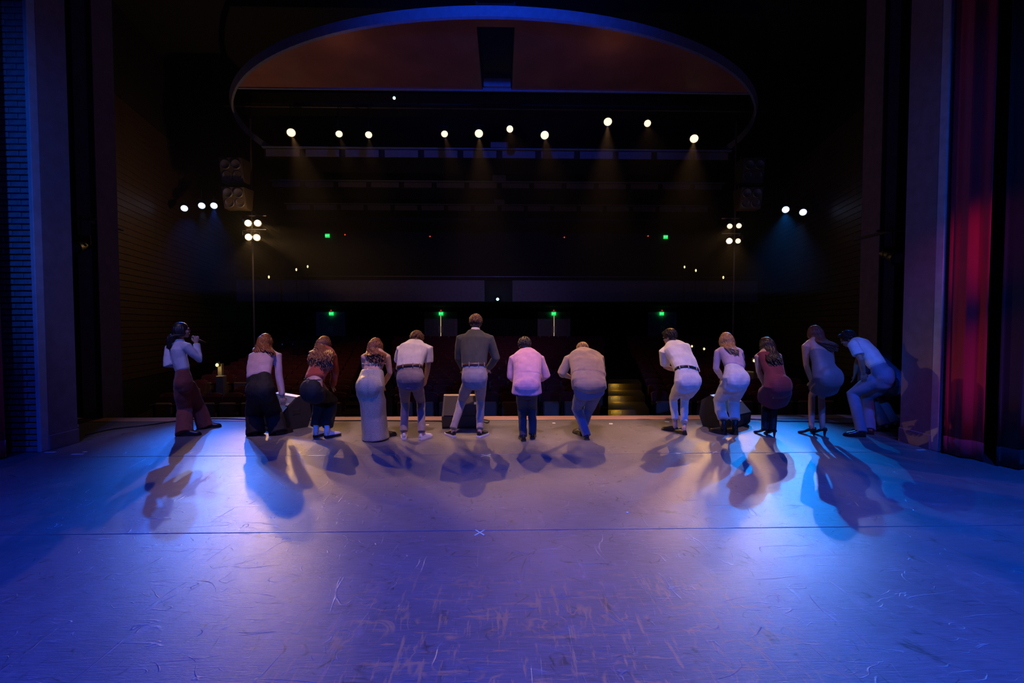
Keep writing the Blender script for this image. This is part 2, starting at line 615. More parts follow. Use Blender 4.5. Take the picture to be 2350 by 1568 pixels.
# slim pilasters at the stage edge with a pipe beside each
for nm, (xa, xb), xp in (('trim_1', (190, 236), 241), ('trim_2', (2008, 2044), 2001)):
    a, b_ = at(xa, 958, 8.3), at(xb, 958, 8.3)
    t = MB().bbox((a.x, 8.3, -1), (b_.x, 8.75, 10.2), .01).build(nm, M['jamb'])
    tag(t, kind='structure')
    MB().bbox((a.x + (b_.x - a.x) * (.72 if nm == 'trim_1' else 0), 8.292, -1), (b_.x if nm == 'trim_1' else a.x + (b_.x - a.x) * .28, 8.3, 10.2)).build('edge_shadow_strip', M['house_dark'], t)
    pb, pt_ = at(xp, 958, 8.45), at(xp, 625, 8.45)
    pp = MB().tube([(pb.x, 8.45, -1), (pb.x, 8.45, pt_.z)], .022, 10).build('standing_pipe', mat('grey_pipe', (.4, .38, .42), .4, .6), None, True)
    tag(pp, 'thin grey vertical pipe beside the slim plum pilaster, %s' % ('near the singer' if nm == 'trim_1' else 'near the red curtain'), 'pipe')
# dark returns behind the jambs
for nm, x0, x1 in (('wall_return_left', -10.5, at(200, 900, 9.0).x), ('wall_return_right', at(2030, 900, 9.0).x, 10.5)):
    tag(MB().bbox((x0, 8.9, -1), (x1, 9.2, 10.2)).build(nm, M['house_dark']), kind='structure')

# splayed side walls clad in boards
for side in ('left', 'right'):
    s = -1 if side == 'left' else 1
    a = V((s * 9.3 - .1, 9.2, HZ0))
    b_ = V((s * 14.4 - .1, 30.2, HZ0))
    d = (b_ - a).normalized()
    nrm = V((-d.y, d.x, 0)) * s * 1.0
    if nrm.x * s > 0:
        nrm = -nrm
    wm = MB().prism([a, b_, b_ + V((0, 0, 11.2)), a + V((0, 0, 11.2))], -nrm * .2).build('wall_house_' + side, M['house_dark'])
    tag(wm, kind='structure')
    L_ = (b_ - a).length
    rot = math.atan2(d.y, d.x)
    bd = MB().bbox((0, -.012, 0), (L_, .012, .165), .004).mesh('board')
    bd.materials.append(M['board'])
    for i in range(42):
        o = link_copy('board', bd, wm, a + nrm * .012 + V((0, 0, 1.2 + i * .18)), (0, 0, rot))
# rear wall of the house, below and above the balcony
YB = 30.0
rw = MB().bbox((-15, YB, -1), (15, YB + .3, 10.3)).build('wall_rear', M['house_dark'])
tag(rw, kind='structure')
M['door'] = mat('house_door', (.42, .4, .5), .6)
M['door_frame'] = mat('door_frame_paint', (.5, .47, .6), .6)
M['slit'] = mat('lobby_light_gap', (1, 1, 1), emit=(1.0, .72, .35), es=.55)
M['notice'] = mat('white_notice', (.9, .88, .95), .8)
M['hotnotice'] = mat('notice_on_door_window', (.9, .88, .95), .8)
for i, (px, wide) in enumerate(((1012, 1), (1271, 1), (760, 0), (1519, 0))):
    c = at(px, 752, YB)
    hw_ = 1.08 if wide else .95
    z0, z1 = house_z(YB), at(px, 716, YB).z
    dn = MB().bbox((c.x - hw_, YB - .06, z0), (c.x + hw_, YB - .001, z1)).build('door_%d' % (i + 1), M['door_frame'])
    tag(dn, kind='structure')
    for k in (-1, 1):
        lf = MB().bbox((c.x + (.02 if k > 0 else -hw_ + .16), YB - .1, z0 + .02), (c.x + (hw_ - .16 if k > 0 else -.02), YB - .06, z1 - .18), .01).build('door_leaf', M['door'], dn)
        MB().bbox((c.x + k * .09 - .03, YB - .15, z0 + .95), (c.x + k * .09 + .03, YB - .1, z0 + 1.15), .005).build('push_plate', M['notice'], lf)
    if wide:
        MB().bbox((c.x - .02, YB - .095, z0 + .05), (c.x + .02, YB - .07, z1 - .22)).build('light_gap', M['slit'], dn)
    n0, n1 = at(px - 5, 764, YB), at(px + 5, 749, YB)
    for k in (-1, 1):
        MB().bbox((c.x + (.012 if k > 0 else -.15), YB - .125, n0.z), (c.x + (.15 if k > 0 else -.012), YB - .115, n1.z)).build('notice', M['hotnotice'], dn)

# balcony
YBAL = 21.5
zb0, zb1 = at(900, 692, YBAL).z, at(900, 643, YBAL).z
balc = thing('balcony', (0, YBAL, zb0), 'dark balcony with plain front panels across the rear of the house', 'balcony')
xl0, xl1, xr0, xr1 = at(640, 660, YBAL).x - 3, at(1112, 660, YBAL).x, at(1176, 660, YBAL).x, at(1640, 660, YBAL).x + 3
MB().bbox((xl0, YBAL, zb0), (xl1, YBAL + .15, zb1), .01).build('front_panel', M['balcony'], balc)
MB().bbox((xr0, YBAL, zb0), (xr1, YBAL + .15, zb1), .01).build('front_panel', M['balcony'], balc)
MB().bbox((xl1, YBAL + .25, zb0), (xr0, YBAL + .4, zb1), .01).build('recessed_panel', M['house_dark'], balc)
sl = MB()
for k in range(9):
    sl.bbox((xl0, YBAL + .4 + k * .9, zb0 + .1), (xr1, YBAL + 1.3 + k * .9, zb0 + .35 + k * .32))
sl.build('stepped_floor', M['carpet'], balc)
rl = MB()
zr = at(900, 634, YBAL).z
rl.tube([(xl0, YBAL + .08, zr), (xr1, YBAL + .08, zr)], .02, 8)
rl.build('handrail', mat('rail_metal', (.3, .28, .32), .4, .7), balc, True)
for k in range(19):
    x = xl0 + .4 + k * (xr1 - xl0 - .8) / 18
    MB().tube([(x, YBAL + .08, zb1 - .05), (x, YBAL + .08, zr)], .012, 6).build('rail_post', M['black'], balc, True)

# ------------------------------------------------------------------ ceiling cloud: an elliptical panel cut by straight slots
ZC = 1.65 + 6.6
EC, EA, EB = V((-.15, 16.7, 0)), 8.6, 6.75
cloud = thing('ceiling_cloud', (EC.x, 10.5, ZC), 'huge oval lacquered ceiling cloud with blue lit curved front edge and dark slot', 'ceiling panel')


def ell_pt(x):      # near half of the ellipse
    q = max(0.0, 1 - (x / EA) ** 2)
    return EC.y - EB * math.sqrt(q)


Y_CH = at(1150, 207, 1).y
Y_CH = 6.6 / ((at(1150, 207, 1.0).z - 1.65))
xs0, xs1 = at(1098, 115, 11.0).x, at(1179, 115, 11.0).x


def cloud_half(x0, x1, n=26):
    xs = [x0 + (x1 - x0) * i / n for i in range(n + 1)]
    mb = MB()
    prev = None
    for i, x in enumerate(xs):
        y0 = min(ell_pt(x - EC.x), Y_CH)
        col = [V((x, y0, ZC)), V((x, Y_CH, ZC)), V((x, Y_CH, ZC + .06)), V((x, y0, ZC + .06))]
        if prev:
            mb.rings([prev, col])
        prev = col
    return mb


xe = EA * math.sqrt(max(0, 1 - ((Y_CH - EC.y) / EB) ** 2))
cloud_half(EC.x - xe + .02, xs0).build('panel', M['cloud'], cloud)
cloud_half(xs1, EC.x + xe - .02).build('panel', M['cloud'], cloud)
MB().bbox((xs0, ell_pt(0) + .35, ZC + .5), (xs1, Y_CH, ZC + .55)).build('slot_back', M['black'], cloud)
for k, x in ((-1, xs0), (1, xs1)):
    MB().bbox((x - .02, ell_pt(0) + .3, ZC + .001), (x + .02, Y_CH, ZC + .55)).build('slot_side', M['black'], cloud)
MB().bbox((xs0, ell_pt(0), ZC), (xs1, ell_pt(0) + .3, ZC + .06)).build('panel_bridge', M['cloud'], cloud)
fas = MB()
rr = []
for i in range(73):
    th = math.pi + math.pi * i / 72
    th = math.pi * (0.93 + 1.14 * i / 72)
    p = V((EC.x + EA * math.cos(th), EC.y + EB * math.sin(th), 0))
    nn = V((math.cos(th) / EA, math.sin(th) / EB, 0)).normalized()
    rr.append([p + V((0, 0, ZC - .03)), p + nn * .05 + V((0, 0, ZC + .0)), p + nn * .1 + V((0, 0, ZC + .19)), p + V((0, 0, ZC + .21))])
fas.rings(rr).build('fascia', M['fascia'], cloud)
MB().bbox((EC.x - xe, Y_CH - .02, ZC - .035), (EC.x + xe, Y_CH + .03, ZC + .06)).build('back_lip', M['fascia'], cloud)
bx0, bx1 = at(1110, 190, Y_CH - .1), at(1172, 190, Y_CH - .1)
MB().bbox((bx0.x, Y_CH - .12, at(1140, 199, Y_CH - .1).z), (bx1.x, Y_CH - .03, at(1140, 181, Y_CH - .1).z)).build('centre_box', M['fascia'], cloud)

# slotted ceiling beams behind: rail line, hung panels, centre box
M['beam_panel'] = mat('beam_panel', (.20, .19, .26), .7)
for bi, (pyl, h, yb, xhw, nb, wd) in enumerate(((342, 16, 16.9, 8.6, 12, 'nearest'), (417, 11, 20.6, 10.2, 14, 'middle'), (470, 11, 24.6, 11.4, 16, 'farthest'))):
    pc = at(1146, pyl, yb)
    xc = pc.x
    bt = thing('ceiling_beam', (xc, yb, pc.z), '%s slotted ceiling beam with pale panels under a thin rail' % wd, 'ceiling beam', 'slotted beams crossing the house ceiling')
    MB().bbox((xc - xhw, yb - .03, pc.z - .02), (xc + xhw, yb + .1, pc.z + .02)).build('rail', M['fascia'], bt)
    MB().bbox((xc - xhw, yb + .12, pc.z - .3), (xc + xhw, yb + 1.8, pc.z + .06)).build('soffit', M['house_dark'], bt)
    pit = 2 * xhw / nb
    hz = h / FPX * yb
    pm = MB().bbox((-pit / 2 + .11, -.02, -hz), (pit / 2 - .11, .02, 0), .004).mesh('panel')
    pm.materials.append(M['beam_panel'])
    for k in range(nb):
        link_copy('panel', pm, bt, (-xhw + pit * (k + .5), .06, -.05))
    MB().bbox((xc - .32 + bi * .02, yb - .12, pc.z + .02), (xc + .32 - bi * .02, yb - .04, pc.z + 13 / FPX * yb), .01).build('centre_box', M['beam_panel'], bt)
# ------------------------------------------------------------------ stage lamps
M['lamp_body'] = mat('lamp_black', (.015, .015, .016), .45)
M['lens_warm'] = mat('warm_lens', (1, 1, 1), emit=(1.0, .74, .44), es=1.9)
M['lens_hot'] = mat('hot_amber_lens', (1, 1, 1), emit=(1.0, .70, .36), es=9.0)
M['lens_blue'] = mat('blue_lens', (1, 1, 1), emit=(.50, .66, 1.0), es=2.6)
M['pipe'] = mat('pipe_metal', (.12, .11, .11), .45, .5)


def lamp(pos, target, r, lens, label, group, hang=.45):
    t = thing('stage_light', pos, label, 'stage light', group)
    d = (V(target) - pos).normalized()
    b = MB()
    b.lathe(pos, [(.001, -.50), (r * .75, -.48), (r * .95, -.40), (r * .85, -.22), (r * 1.02, -.18), (r * 1.08, .0), (r * 1.22, .04), (r * 1.22, .055), (r * 1.05, .055), (r * 1.0, .012), (.001, .012)], d, 16)
    b.build('body', M['lamp_body'], t, True)
    MB().lathe(pos, [(.001, .03), (r * .7, .026), (r * .96, .016), (r * .96, .010), (.001, .010)], d, 20).build('lens', lens, t, True)
    u = d.cross(V((0, 0, 1))).normalized()
    c = pos - d * .2
    y = MB()
    rr_ = r * 1.1 + .012
    y.tube([c + u * rr_, c + u * rr_ + V((0, 0, rr_ + .03)), c - u * rr_ + V((0, 0, rr_ + .03)), c - u * rr_], .009, 6)
    y.tube([c + V((0, 0, rr_ + .03)), c + V((0, 0, hang))], .014, 6)
    y.build('yoke', M['lamp_body'], t, True)
    return t


places = ['far left one', 'second from the left', 'third from the left', 'fourth from the left, left of the middle', 'fifth from the left, above the tall man', 'small one in the middle',
          'just right of the middle', 'raised bright one', 'small raised one', 'far right one']
pz = at(1146, 250, CATWALK_Y + .2).z
for i, (x, y, k, tg) in enumerate(CATWALK):
    r = .135 if k > .6 else .11
    lamp(at(x, y, CATWALK_Y), tg, r, M['lens_warm'], 'glowing warm catwalk lamp in the ceiling slot, %s' % places[i], 'warm lamps on the ceiling catwalk', pz - at(x, y, CATWALK_Y).z - .08)
cwk = thing('catwalk', (-.2, CATWALK_Y, pz), 'dark lighting catwalk pipe carrying the warm lamps in the ceiling slot', 'catwalk')
MB().tube([(-9.0, CATWALK_Y + .2, pz), (8.8, CATWALK_Y + .2, pz)], .03, 10).build('pipe', M['pipe'], cwk, True)
MB().bbox((-9.0, CATWALK_Y + .5, pz + .25), (8.8, CATWALK_Y + 1.4, pz + .3)).build('deck', M['black'], cwk)
for k in range(7):
    MB().tube([(-8.4 + k * 2.8, CATWALK_Y + .2, pz), (-8.4 + k * 2.8, CATWALK_Y + .5, pz + .28)], .015, 6).build('strut', M['pipe'], cwk, True)
wp = ['upper left', 'upper right', 'lower left', 'lower right']
for i, (x, y) in enumerate(WARM_LEFT):
    lamp(at(x, y, BOOM_Y), (-1, 6, 1), .097, M['lens_hot'], 'dazzling amber lamp of the left box boom cluster, %s of the four' % wp[i], 'amber lamps on the left boom', .19)
for i, (x, y) in enumerate(WARM_RIGHT):
    lamp(at(x, y, BOOM_Y), (1, 6, 1), .08 if i != 2 else .09, M['lens_warm'] if i != 2 else M['lens_hot'], 'amber lamp of the right box boom cluster, %s of the four' % wp[i], 'amber lamps on the right boom', .19)
for i, (x, y) in enumerate(BLUE_LEFT):
    lamp(at(x, y, 15.0), (-3, 5, 0), .10, M['lens_blue'], 'blue white lamp by the left house wall, %s of three' % ['outermost', 'middle', 'innermost'][i], 'blue lamps by the left wall')
for i, (x, y) in enumerate(BLUE_RIGHT):
    lamp(at(x, y, 15.0), (3, 5, 0), .11, M['lens_blue'], 'blue white lamp by the right house wall, %s of two' % ['inner', 'outer'][i], 'blue lamps by the right wall')
# boom pipes and the speaker hung above each cluster
M['cabinet'] = mat('speaker_cabinet', (.05, .036, .026), .6)
for s, px, lab in ((-1, 580, 'left'), (1, 1685, 'right')):
    a = at(px, 575, BOOM_Y + .85)
    bm_ = thing('boom_pipe', (a.x, a.y, a.z - .2), 'vertical boom pipe holding the amber lamps by the %s house wall' % lab, 'pipe')
    MB().tube([(a.x, a.y, house_z(a.y)), (a.x, a.y, a.z + 4.2)], .03, 10).build('upright', M['pipe'], bm_, True)
    for py in ((512, 544) if s < 0 else (518, 553)):
        q = at(px, py, BOOM_Y)
        z, yb = q.z + .27, BOOM_Y + .2
        MB().tube([(q.x - .3, yb, z), (q.x + .3, yb, z)], .018, 8).build('crossbar', M['pipe'], bm_, True)
        MB().tube([(q.x, yb, z), (a.x, a.y, z)], .018, 8).build('arm', M['pipe'], bm_, True)
    for k, (py0, py1, dx) in enumerate(((365, 418, .12), (432, 478, .06))):
        z1, z0 = at(px, py0, BOOM_Y).z, at(px, py1, BOOM_Y).z
        sp = thing('hanging_speaker', (a.x + dx * s, BOOM_Y + .2, z0), '%s dim wood brown speaker hung above the %s amber lamps' % (['upper', 'lower'][k], lab), 'speaker')
        x0 = a.x + dx * s - .34
        MB().prism([(x0, BOOM_Y - .1, z1), (x0, BOOM_Y + .45, z1 + .04), (x0, BOOM_Y + .35, z0), (x0, BOOM_Y + .05, z0)], (.68, 0, 0)).build('cabinet', M['cabinet'], sp)
        for q in range(2):
            for w_ in range(2):
                c = V((x0 + .18 + .32 * q, BOOM_Y + (-.05 + .09 * (1 - w_)) * 1.0 - .02, z0 + (z1 - z0) * (.28 + .45 * w_)))
                MB().lathe(c, [(.001, .0), (.12, .02), (.14, .035), (.15, .02), (.15, -.02), (.001, -.02)], V((0, -1, -.12)), 14).build('driver', M['pipe'], sp, True)
        MB().tube([(x0, BOOM_Y + .1, z1), (x0, BOOM_Y + .1, z1 + .1)], .012, 6).build('hanging_strap', M['pipe'], sp)
# side lamps hanging in the dark gap beside each jamb
for lab, px, py in (('left', 170, 567), ('right', 2060, 592)):
    p = at(px, py, 7.9)
    lamp(p, p + V((.25 if lab == 'left' else -.25, -1, -.35)), .11, mat('unlit_lens_' + lab, (.05, .06, .1), .1), 'unlit black stage lamp in the dark gap by the %s jamb' % lab, None, .5)
    a = thing('lamp_bracket', (p.x, 8.2, p.z + .5), 'black pipe bracket for the unlit lamp by the %s jamb' % lab, 'bracket')
    MB().tube([(p.x, p.y + .15, p.z + .5), (p.x, 8.9, p.z + .5)], .025, 8).build('arm', M['pipe'], a, True)
    MB().tube([(p.x - .25, p.y + .15, p.z + .5), (p.x + .25, p.y + .15, p.z + .5)], .022, 8).build('cross_tube', M['pipe'], a, True)

# ------------------------------------------------------------------ exit signs and other lights of the house
M['exit'] = mat('exit_green', (1, 1, 1), emit=(.01, .75, .13), es=1.0)
M['exit_letter'] = mat('exit_letter', (1, 1, 1), emit=(.25, 1.0, .45), es=1.3)
M['red_dot'] = mat('red_indicator', (1, 1, 1), emit=(1.0, .06, .03), es=1.0)
for px, py, yb, lab, red, facing in ((760, 720, YB - .2, 'above the leftmost rear door', 1, 0), (1012, 720, YB - .2, 'above the left centre double door', 1, 0), (1271, 720, YB - .2, 'above the right centre double door', 1, 0),
                                     (1519, 720, YB - .2, 'above the rightmost rear door', 1, 0), (1820, 729, 21.0, 'alone on the right side wall', 0, .4), (751, 541, 29.8, 'high at the left of the upper balcony', 0, 0),
                                     (1528, 544, 29.8, 'high at the right of the upper balcony', 0, 0)):
    c = at(px, py, yb)
    hs = 5.0 / FPX * yb
    t = thing('exit_sign', c, 'small glowing green exit sign %s' % lab, 'exit sign')
    MB().bbox((c.x - hs, yb, c.z - hs * .85), (c.x + hs, yb + .06, c.z + hs * .85), .01).build('housing', M['exit'], t)
    cu = bpy.data.curves.new('letters', 'FONT')
    cu.body = 'EXIT'
    cu.size = hs * .95
    cu.align_x, cu.align_y = 'CENTER', 'CENTER'
    cu.extrude = .004
    to = bpy.data.objects.new('letters_curve', cu)
    COL.objects.link(to)
    bpy.context.view_layer.update()
    lm = bpy.data.meshes.new_from_object(to.evaluated_get(bpy.context.evaluated_depsgraph_get()))
    bpy.data.objects.remove(to)
    lm.materials.clear()
    lm.materials.append(M['exit_letter'])
    o = bpy.data.objects.new('letters', lm)
    COL.objects.link(o)
    o.parent = t
    o.location = (0, -.006, 0)
    o.rotation_euler = (math.pi / 2, 0, 0)
    if red:
        MB().ell((c.x, yb - .02, c.z + hs * 1.45), (.035, .035, .035), None, 8, 6).build('indicator', M['red_dot'], t, True)
    if not red:
        MB().bbox((c.x - .02, yb + .01, c.z + hs * .8), (c.x + .02, yb + .05, c.z + hs * .8 + .3)).build('stem', M['black'], t)
for i, (px, py, lab) in enumerate(((792, 539, 'leftmost'), (987, 543, 'inner left'), (1295, 545, 'inner right'), (1487, 542, 'rightmost'))):
    c = at(px, py, 29.95)
    t = thing('pilot_light', c, 'tiny red pilot light on the upper balcony, %s of four' % lab, 'light')
    MB().lathe(c, [(.001, .0), (.04, .005), (.045, .03), (.001, .035)], V((0, -1, 0)), 10).build('dome', M['red_dot'], t, True)
    MB().bbox((c.x - .06, c.y - .0, c.z - .05), (c.x + .06, c.y + .05, c.z + .05)).build('box', M['black'], t)
M['teal'] = mat('teal_lamp', (1, 1, 1), emit=(.35, .95, 1.0), es=18)
c = at(1142, 687, YBAL - .03)
t = thing('balcony_lamp', c, 'small piercing teal lamp in the gap of the balcony front', 'light')
MB().lathe(c, [(.001, .06), (.05, .055), (.06, .04), (.001, .04)], V((0, -1, 0)), 12).build('lens', M['teal'], t, True)
MB().lathe(c, [(.001, -.2), (.08, -.18), (.08, .05), (.07, .06), (.065, .035), (.001, .035)], V((0, -1, 0)), 12).build('housing', M['lamp_body'], t, True)
pl = bpy.data.lights.new('teal_glow', 'POINT')
pl.energy, pl.color, pl.shadow_soft_size = 1, (.2, .8, 1), .05
po = bpy.data.objects.new('teal_glow', pl)
COL.objects.link(po)
po.location = c + V((0, -.2, 0))
c = at(905, 226, 13.8)
t = thing('pilot_light', c, 'tiny teal pilot light under the ceiling slot', 'light')
MB().lathe(c, [(.001, .0), (.035, .005), (.04, .03), (.001, .035)], V((0, -1, 0)), 10).build('dome', M['teal'], t, True)
MB().tube([c, (c.x, c.y, c.z + .7)], .012, 6).build('stem', M['black'], t)
M['sconce'] = mat('sconce_glow', (1, 1, 1), emit=(1.0, .75, .3), es=2.0)
for i, (px, py, yb, lab) in enumerate(((617, 636, 19, 'lowest left'), (680, 619, 20, 'middle left'), (706, 612, 21, 'upper left'), (1571, 613, 21, 'upper right'), (1597, 621, 20, 'middle right'), (1660, 637, 19, 'lowest right'))):
    c = at(px, py, yb)
    t = thing('aisle_light', c, 'tiny yellow aisle light beside the balcony, %s' % lab, 'light')
    MB().ell(c, (.035, .03, .06), None, 8, 6).build('bulb', M['sconce'], t, True)
    MB().bbox((c.x - .05, c.y + .02, c.z - .02), (c.x + .05, c.y + .06, c.z + .1)).build('bracket', M['black'], t)
    MB().tube([(c.x, c.y + .04, house_z(yb)), (c.x, c.y + .04, c.z)], .012, 6).build('post', M['black'], t)
M['ledge'] = mat('pale_ledge', (.45, .38, .25), .7)


def small_light(p, e, col=(1, .7, .25)):
    l = bpy.data.lights.new('step_glow', 'POINT')
    l.energy, l.color, l.shadow_soft_size = e, col, .03
    o = bpy.data.objects.new('step_glow', l)
    COL.objects.link(o)
    o.location = p


for i, (px, py, yb, lab, ledge) in enumerate(((498, 838, 13.5, 'on the post behind the singer', 'post'), (1588, 795, 20, 'upper one behind the blonde woman', ''), (1616, 801, 19, 'second one behind the blonde woman', ''), (1731, 828, 15.0, 'beside the maroon dress', 'ledge'))):
    c = at(px, py, yb)
    t = thing('aisle_light', c, 'small yellow house aisle light %s' % lab, 'light')
    MB().ell(c, (.04, .04, .05), None, 10, 7).build('bulb', M['sconce'], t, True)
    MB().bbox((c.x - .06, c.y + .03, c.z - .05), (c.x + .06, c.y + .08, c.z + .1), .01).build('bracket', M['black'], t)
    z = house_z(yb)
    if ledge == 'post':
        MB().bbox((c.x - .04, c.y + .08, z), (c.x + .08, c.y + .2, c.z + .03), .01).build('post', M['ledge'], t)
        MB().bbox((c.x + .02, c.y - .12, z), (c.x + .25, c.y + .06, at(505, 862, yb).z), .02).build('ledge', M['ledge'], t)
        small_light(c + V((.05, -.1, -.08)), .8)
    elif ledge:
        a = at(1715, 853, yb)
        MB().bbox((a.x - .2, a.y - .05, z), (a.x + .2, a.y + .25, a.z), .02).build('ledge', M['ledge'], t)
        a = at(1755, 863, yb)
        MB().bbox((a.x - .12, a.y - .05, z), (a.x + .12, a.y + .25, a.z), .02).build('ledge', M['ledge'], t)
        small_light(c + V((0, -.1, .0)), 1.2)
    else:
        MB().bbox((c.x - .03, c.y + .06, z), (c.x + .03, c.y + .1, c.z)).build('post', M['black'], t)
# aisle steps with step lights (right aisle)
M['step_led'] = mat('step_light_strip', (1, 1, 1), emit=(1.0, .65, .12), es=.13)
M['step'] = mat('step_carpet', (.16, .12, .06), .9)
for i, (py, yb) in enumerate(((945, 11.2), (913, 12.5), (885, 13.8))):
    x0_, x1_ = .2335 * yb + .02, .2335 * (yb + 1.2) + 1.02
    st = thing('aisle_step', ((x0_ + x1_) / 2, yb, house_z(yb)), 'carpeted aisle step with dim yellow edge light, %s one' % ['nearest', 'middle', 'farthest'][i], 'step')
    z1 = at(1400, py - 4, yb).z
    xb = .2335 * (yb + 1.2) + .02
    MB().prism([(x0_, yb, house_z(yb) - .3), (x1_ - .25, yb, house_z(yb) - .3), (x1_, yb + 1.2, house_z(yb) - .3), (xb, yb + 1.2, house_z(yb) - .3)], (0, 0, z1 - house_z(yb) + .3)).build('tread', M['step'], st)
    MB().bbox((x0_ + .06, yb - .01, z1 - .10), (x0_ + .34, yb, z1 - .03)).build('light_strip', M['step_led'], st)
    small_light(V((x0_ + .2, yb - .12, z1 - .03)), 1.6, (1.0, .6, .08))
# mixing desk with a blue screen
c = at(653, 800, 24)
t = thing('mixing_desk', (c.x, 24, house_z(24)), 'dark mixing desk with dim blue screen at the rear left', 'desk')
MB().bbox((c.x - .7, 23.9, house_z(24)), (c.x + .9, 24.6, c.z - .35), .02).build('table', M['black'], t)
MB().bbox((c.x - .34, 24.1, c.z - .25), (c.x + .36, 24.16, c.z + .25), .01).build('screen', mat('blue_screen', (1, 1, 1), emit=(.03, .05, .22), es=.5), t)
MB().tube([(c.x, 24.2, c.z - .4), (c.x, 24.18, c.z - .1)], .03, 8).build('stand', M['black'], t)

# ------------------------------------------------------------------ theatre seats
M['velvet'] = mat('maroon_seat_velvet', (.16, .02, .028), .85, var=.2, sheen=.3)
M['pan'] = mat('seat_pan_underside', (.30, .22, .20), .6)
M['seat_metal'] = mat('seat_standard_black', (.02, .02, .02), .5)
sb = MB()
nx = 10
fr, bk = [], []
for j, zz in enumerate((.36, .55, .74, .84)):
    y = .06 + .05 * j
    w_ = .245
    fr.append([V((w_ * (2 * i / nx - 1), y + .02 * (2 * i / nx - 1) ** 2, zz - (0.045 * (2 * i / nx - 1) ** 4 if j == 3 else 0))) for i in range(nx + 1)])
rws = []
for row in fr:
    rws.append(row + [p + V((0, .07, 0)) for p in reversed(row)])
sb.rings(rws)
SEATP = thing('theatre_seat', (0, 0, 0), '', 'seat')
sb.build('backrest', M['velvet'], SEATP)
MB().bbox((-.205, -.07, .20), (.205, .03, .62), .03).build('seat_pan', M['pan'], SEATP)
sd = MB().bbox((-.277, -.04, 0), (-.243, .2, .55), .01)
sd.bbox((-.285, -.2, .55), (-.235, .16, .59), .012)
sd.build('armrest', M['seat_metal'], SEATP)
PITCH_S = .55
count = 0
SKIP = [at(a, 800, b_).xy for a, b_ in ((498, 13.5), (508, 13.5), (617, 19), (680, 20), (706, 21), (1571, 21), (1597, 20), (1660, 19), (1588, 20), (1616, 19), (1731, 15), (1715, 15.1), (1755, 15.1))]
far = MB()
for r in range(18):
    y = ROW0_Y + .9 * r
    xl_, xr_ = -.245 * y, .2315 * y            # the centre block fans out between the aisles
    nc = int((xr_ - xl_) / PITCH_S)
    cen = (xl_ + xr_) / 2
    wallx = 9.0 + .243 * (y - 9.2) - .5
    ns = int((wallx - (xr_ + 1.2)) / PITCH_S)
    nl = int((wallx + xl_ - 1.2) / PITCH_S)
    for bn, xs in (('centre block', [cen + (i - (nc - 1) / 2) * PITCH_S for i in range(nc)]), ('left block', [xl_ - 1.48 - i * PITCH_S for i in range(nl)]), ('right block', [xr_ + 1.52 + i * PITCH_S for i in range(ns)])):
        for i, x in enumerate(xs):
            z = house_z(y)
            if any(abs(x - a) < .62 and abs(y - b_) < .62 for a, b_ in SKIP):
                continue
            if count >= 296 or r >= 10:
                far.bbox((x - .245, y + .08, z + .3), (x + .245, y + .2, z + .84), .03)
                far.bbox((x - .2, y - .07, z + .2), (x + .2, y + .03, z + .6))
                continue
            o = SEATP if count == 0 else copy_tree(SEATP, (0, 0, 0))
            count += 1
            o.location = (x + random.uniform(-.006, .006), y, z)
            o['label'] = 'folded maroon theatre seat, %s row of the %s, %s from %s' % (ORD[r], bn, (ORD + ['fifteenth', 'sixteenth', 'seventeenth', 'eighteenth'])[i].replace('front', 'first'), 'its left end' if bn == 'centre block' else 'the aisle')
            o['group'] = 'theatre seats in the %s row of the %s' % (ORD[r], bn)
o = far.build('theatre_seat_rows', M['velvet'])
tag(o, 'distant dark rows of folded theatre seats under the balcony', 'seats', kind='stuff')

# ------------------------------------------------------------------ stage curtains
M['red'] = mat('red_velvet', (.42, .008, .03), .8, var=.2, scale=4, sheen=.4, stretch=(1, 1, .3))
M['blackvelvet'] = mat('black_velour', (.012, .012, .016), .9, sheen=.1)


def curtain(path, folds, depth, z0, z1, m, label, n=None, hem=.22, name='stage_curtain', hem_m=None):
    path = [V((p[0], p[1], 0)) for p in path]
    L_ = [0]
    for a, b_ in zip(path, path[1:]):
        L_.append(L_[-1] + (b_ - a).length)
    n = n or int(folds * 14)

    def pt(s, z):
        q = s * L_[-1]
        i = max(k for k in range(len(path) - 1) if L_[k] <= q + 1e-9)
        f = (q - L_[i]) / (L_[i + 1] - L_[i])
        p = path[i].lerp(path[i + 1], f)
        d = (path[i + 1] - path[i]).normalized()
        nn = V((-d.y, d.x, 0))
        ph = s * folds * 2 * math.pi + .5 * math.sin(s * 9 + 1)
        amp = depth * (1 + .25 * math.sin(s * 23)) * (1.0 + .12 * math.sin(z * .9 + s * 7))
        return p + nn * (amp * math.sin(ph)) + d * (depth * .22 * math.sin(2 * ph)) + V((0, 0, z))
    t = thing(name, pt(.5, z0), label, 'curtain')

    def sheet(za, zb, nz, off):
        mb = MB()
        rr = []
        for k in range(nz + 1):
            z = za + (zb - za) * k / nz
            front = [pt(i / n, z) for i in range(n + 1)]
            d = (path[-1] - path[0]).normalized()
            nn = V((-d.y, d.x, 0))
            rr.append([p + nn * off for p in front] + [p - nn * (.012 + off) for p in reversed(front)])
        return mb.rings(rr)
    sheet(z0 + hem, z1, 14, 0).build('drape', m, t, True)
    sheet(z0, z0 + hem, 2, .006).build('hem', hem_m or m, t, True)
    return t


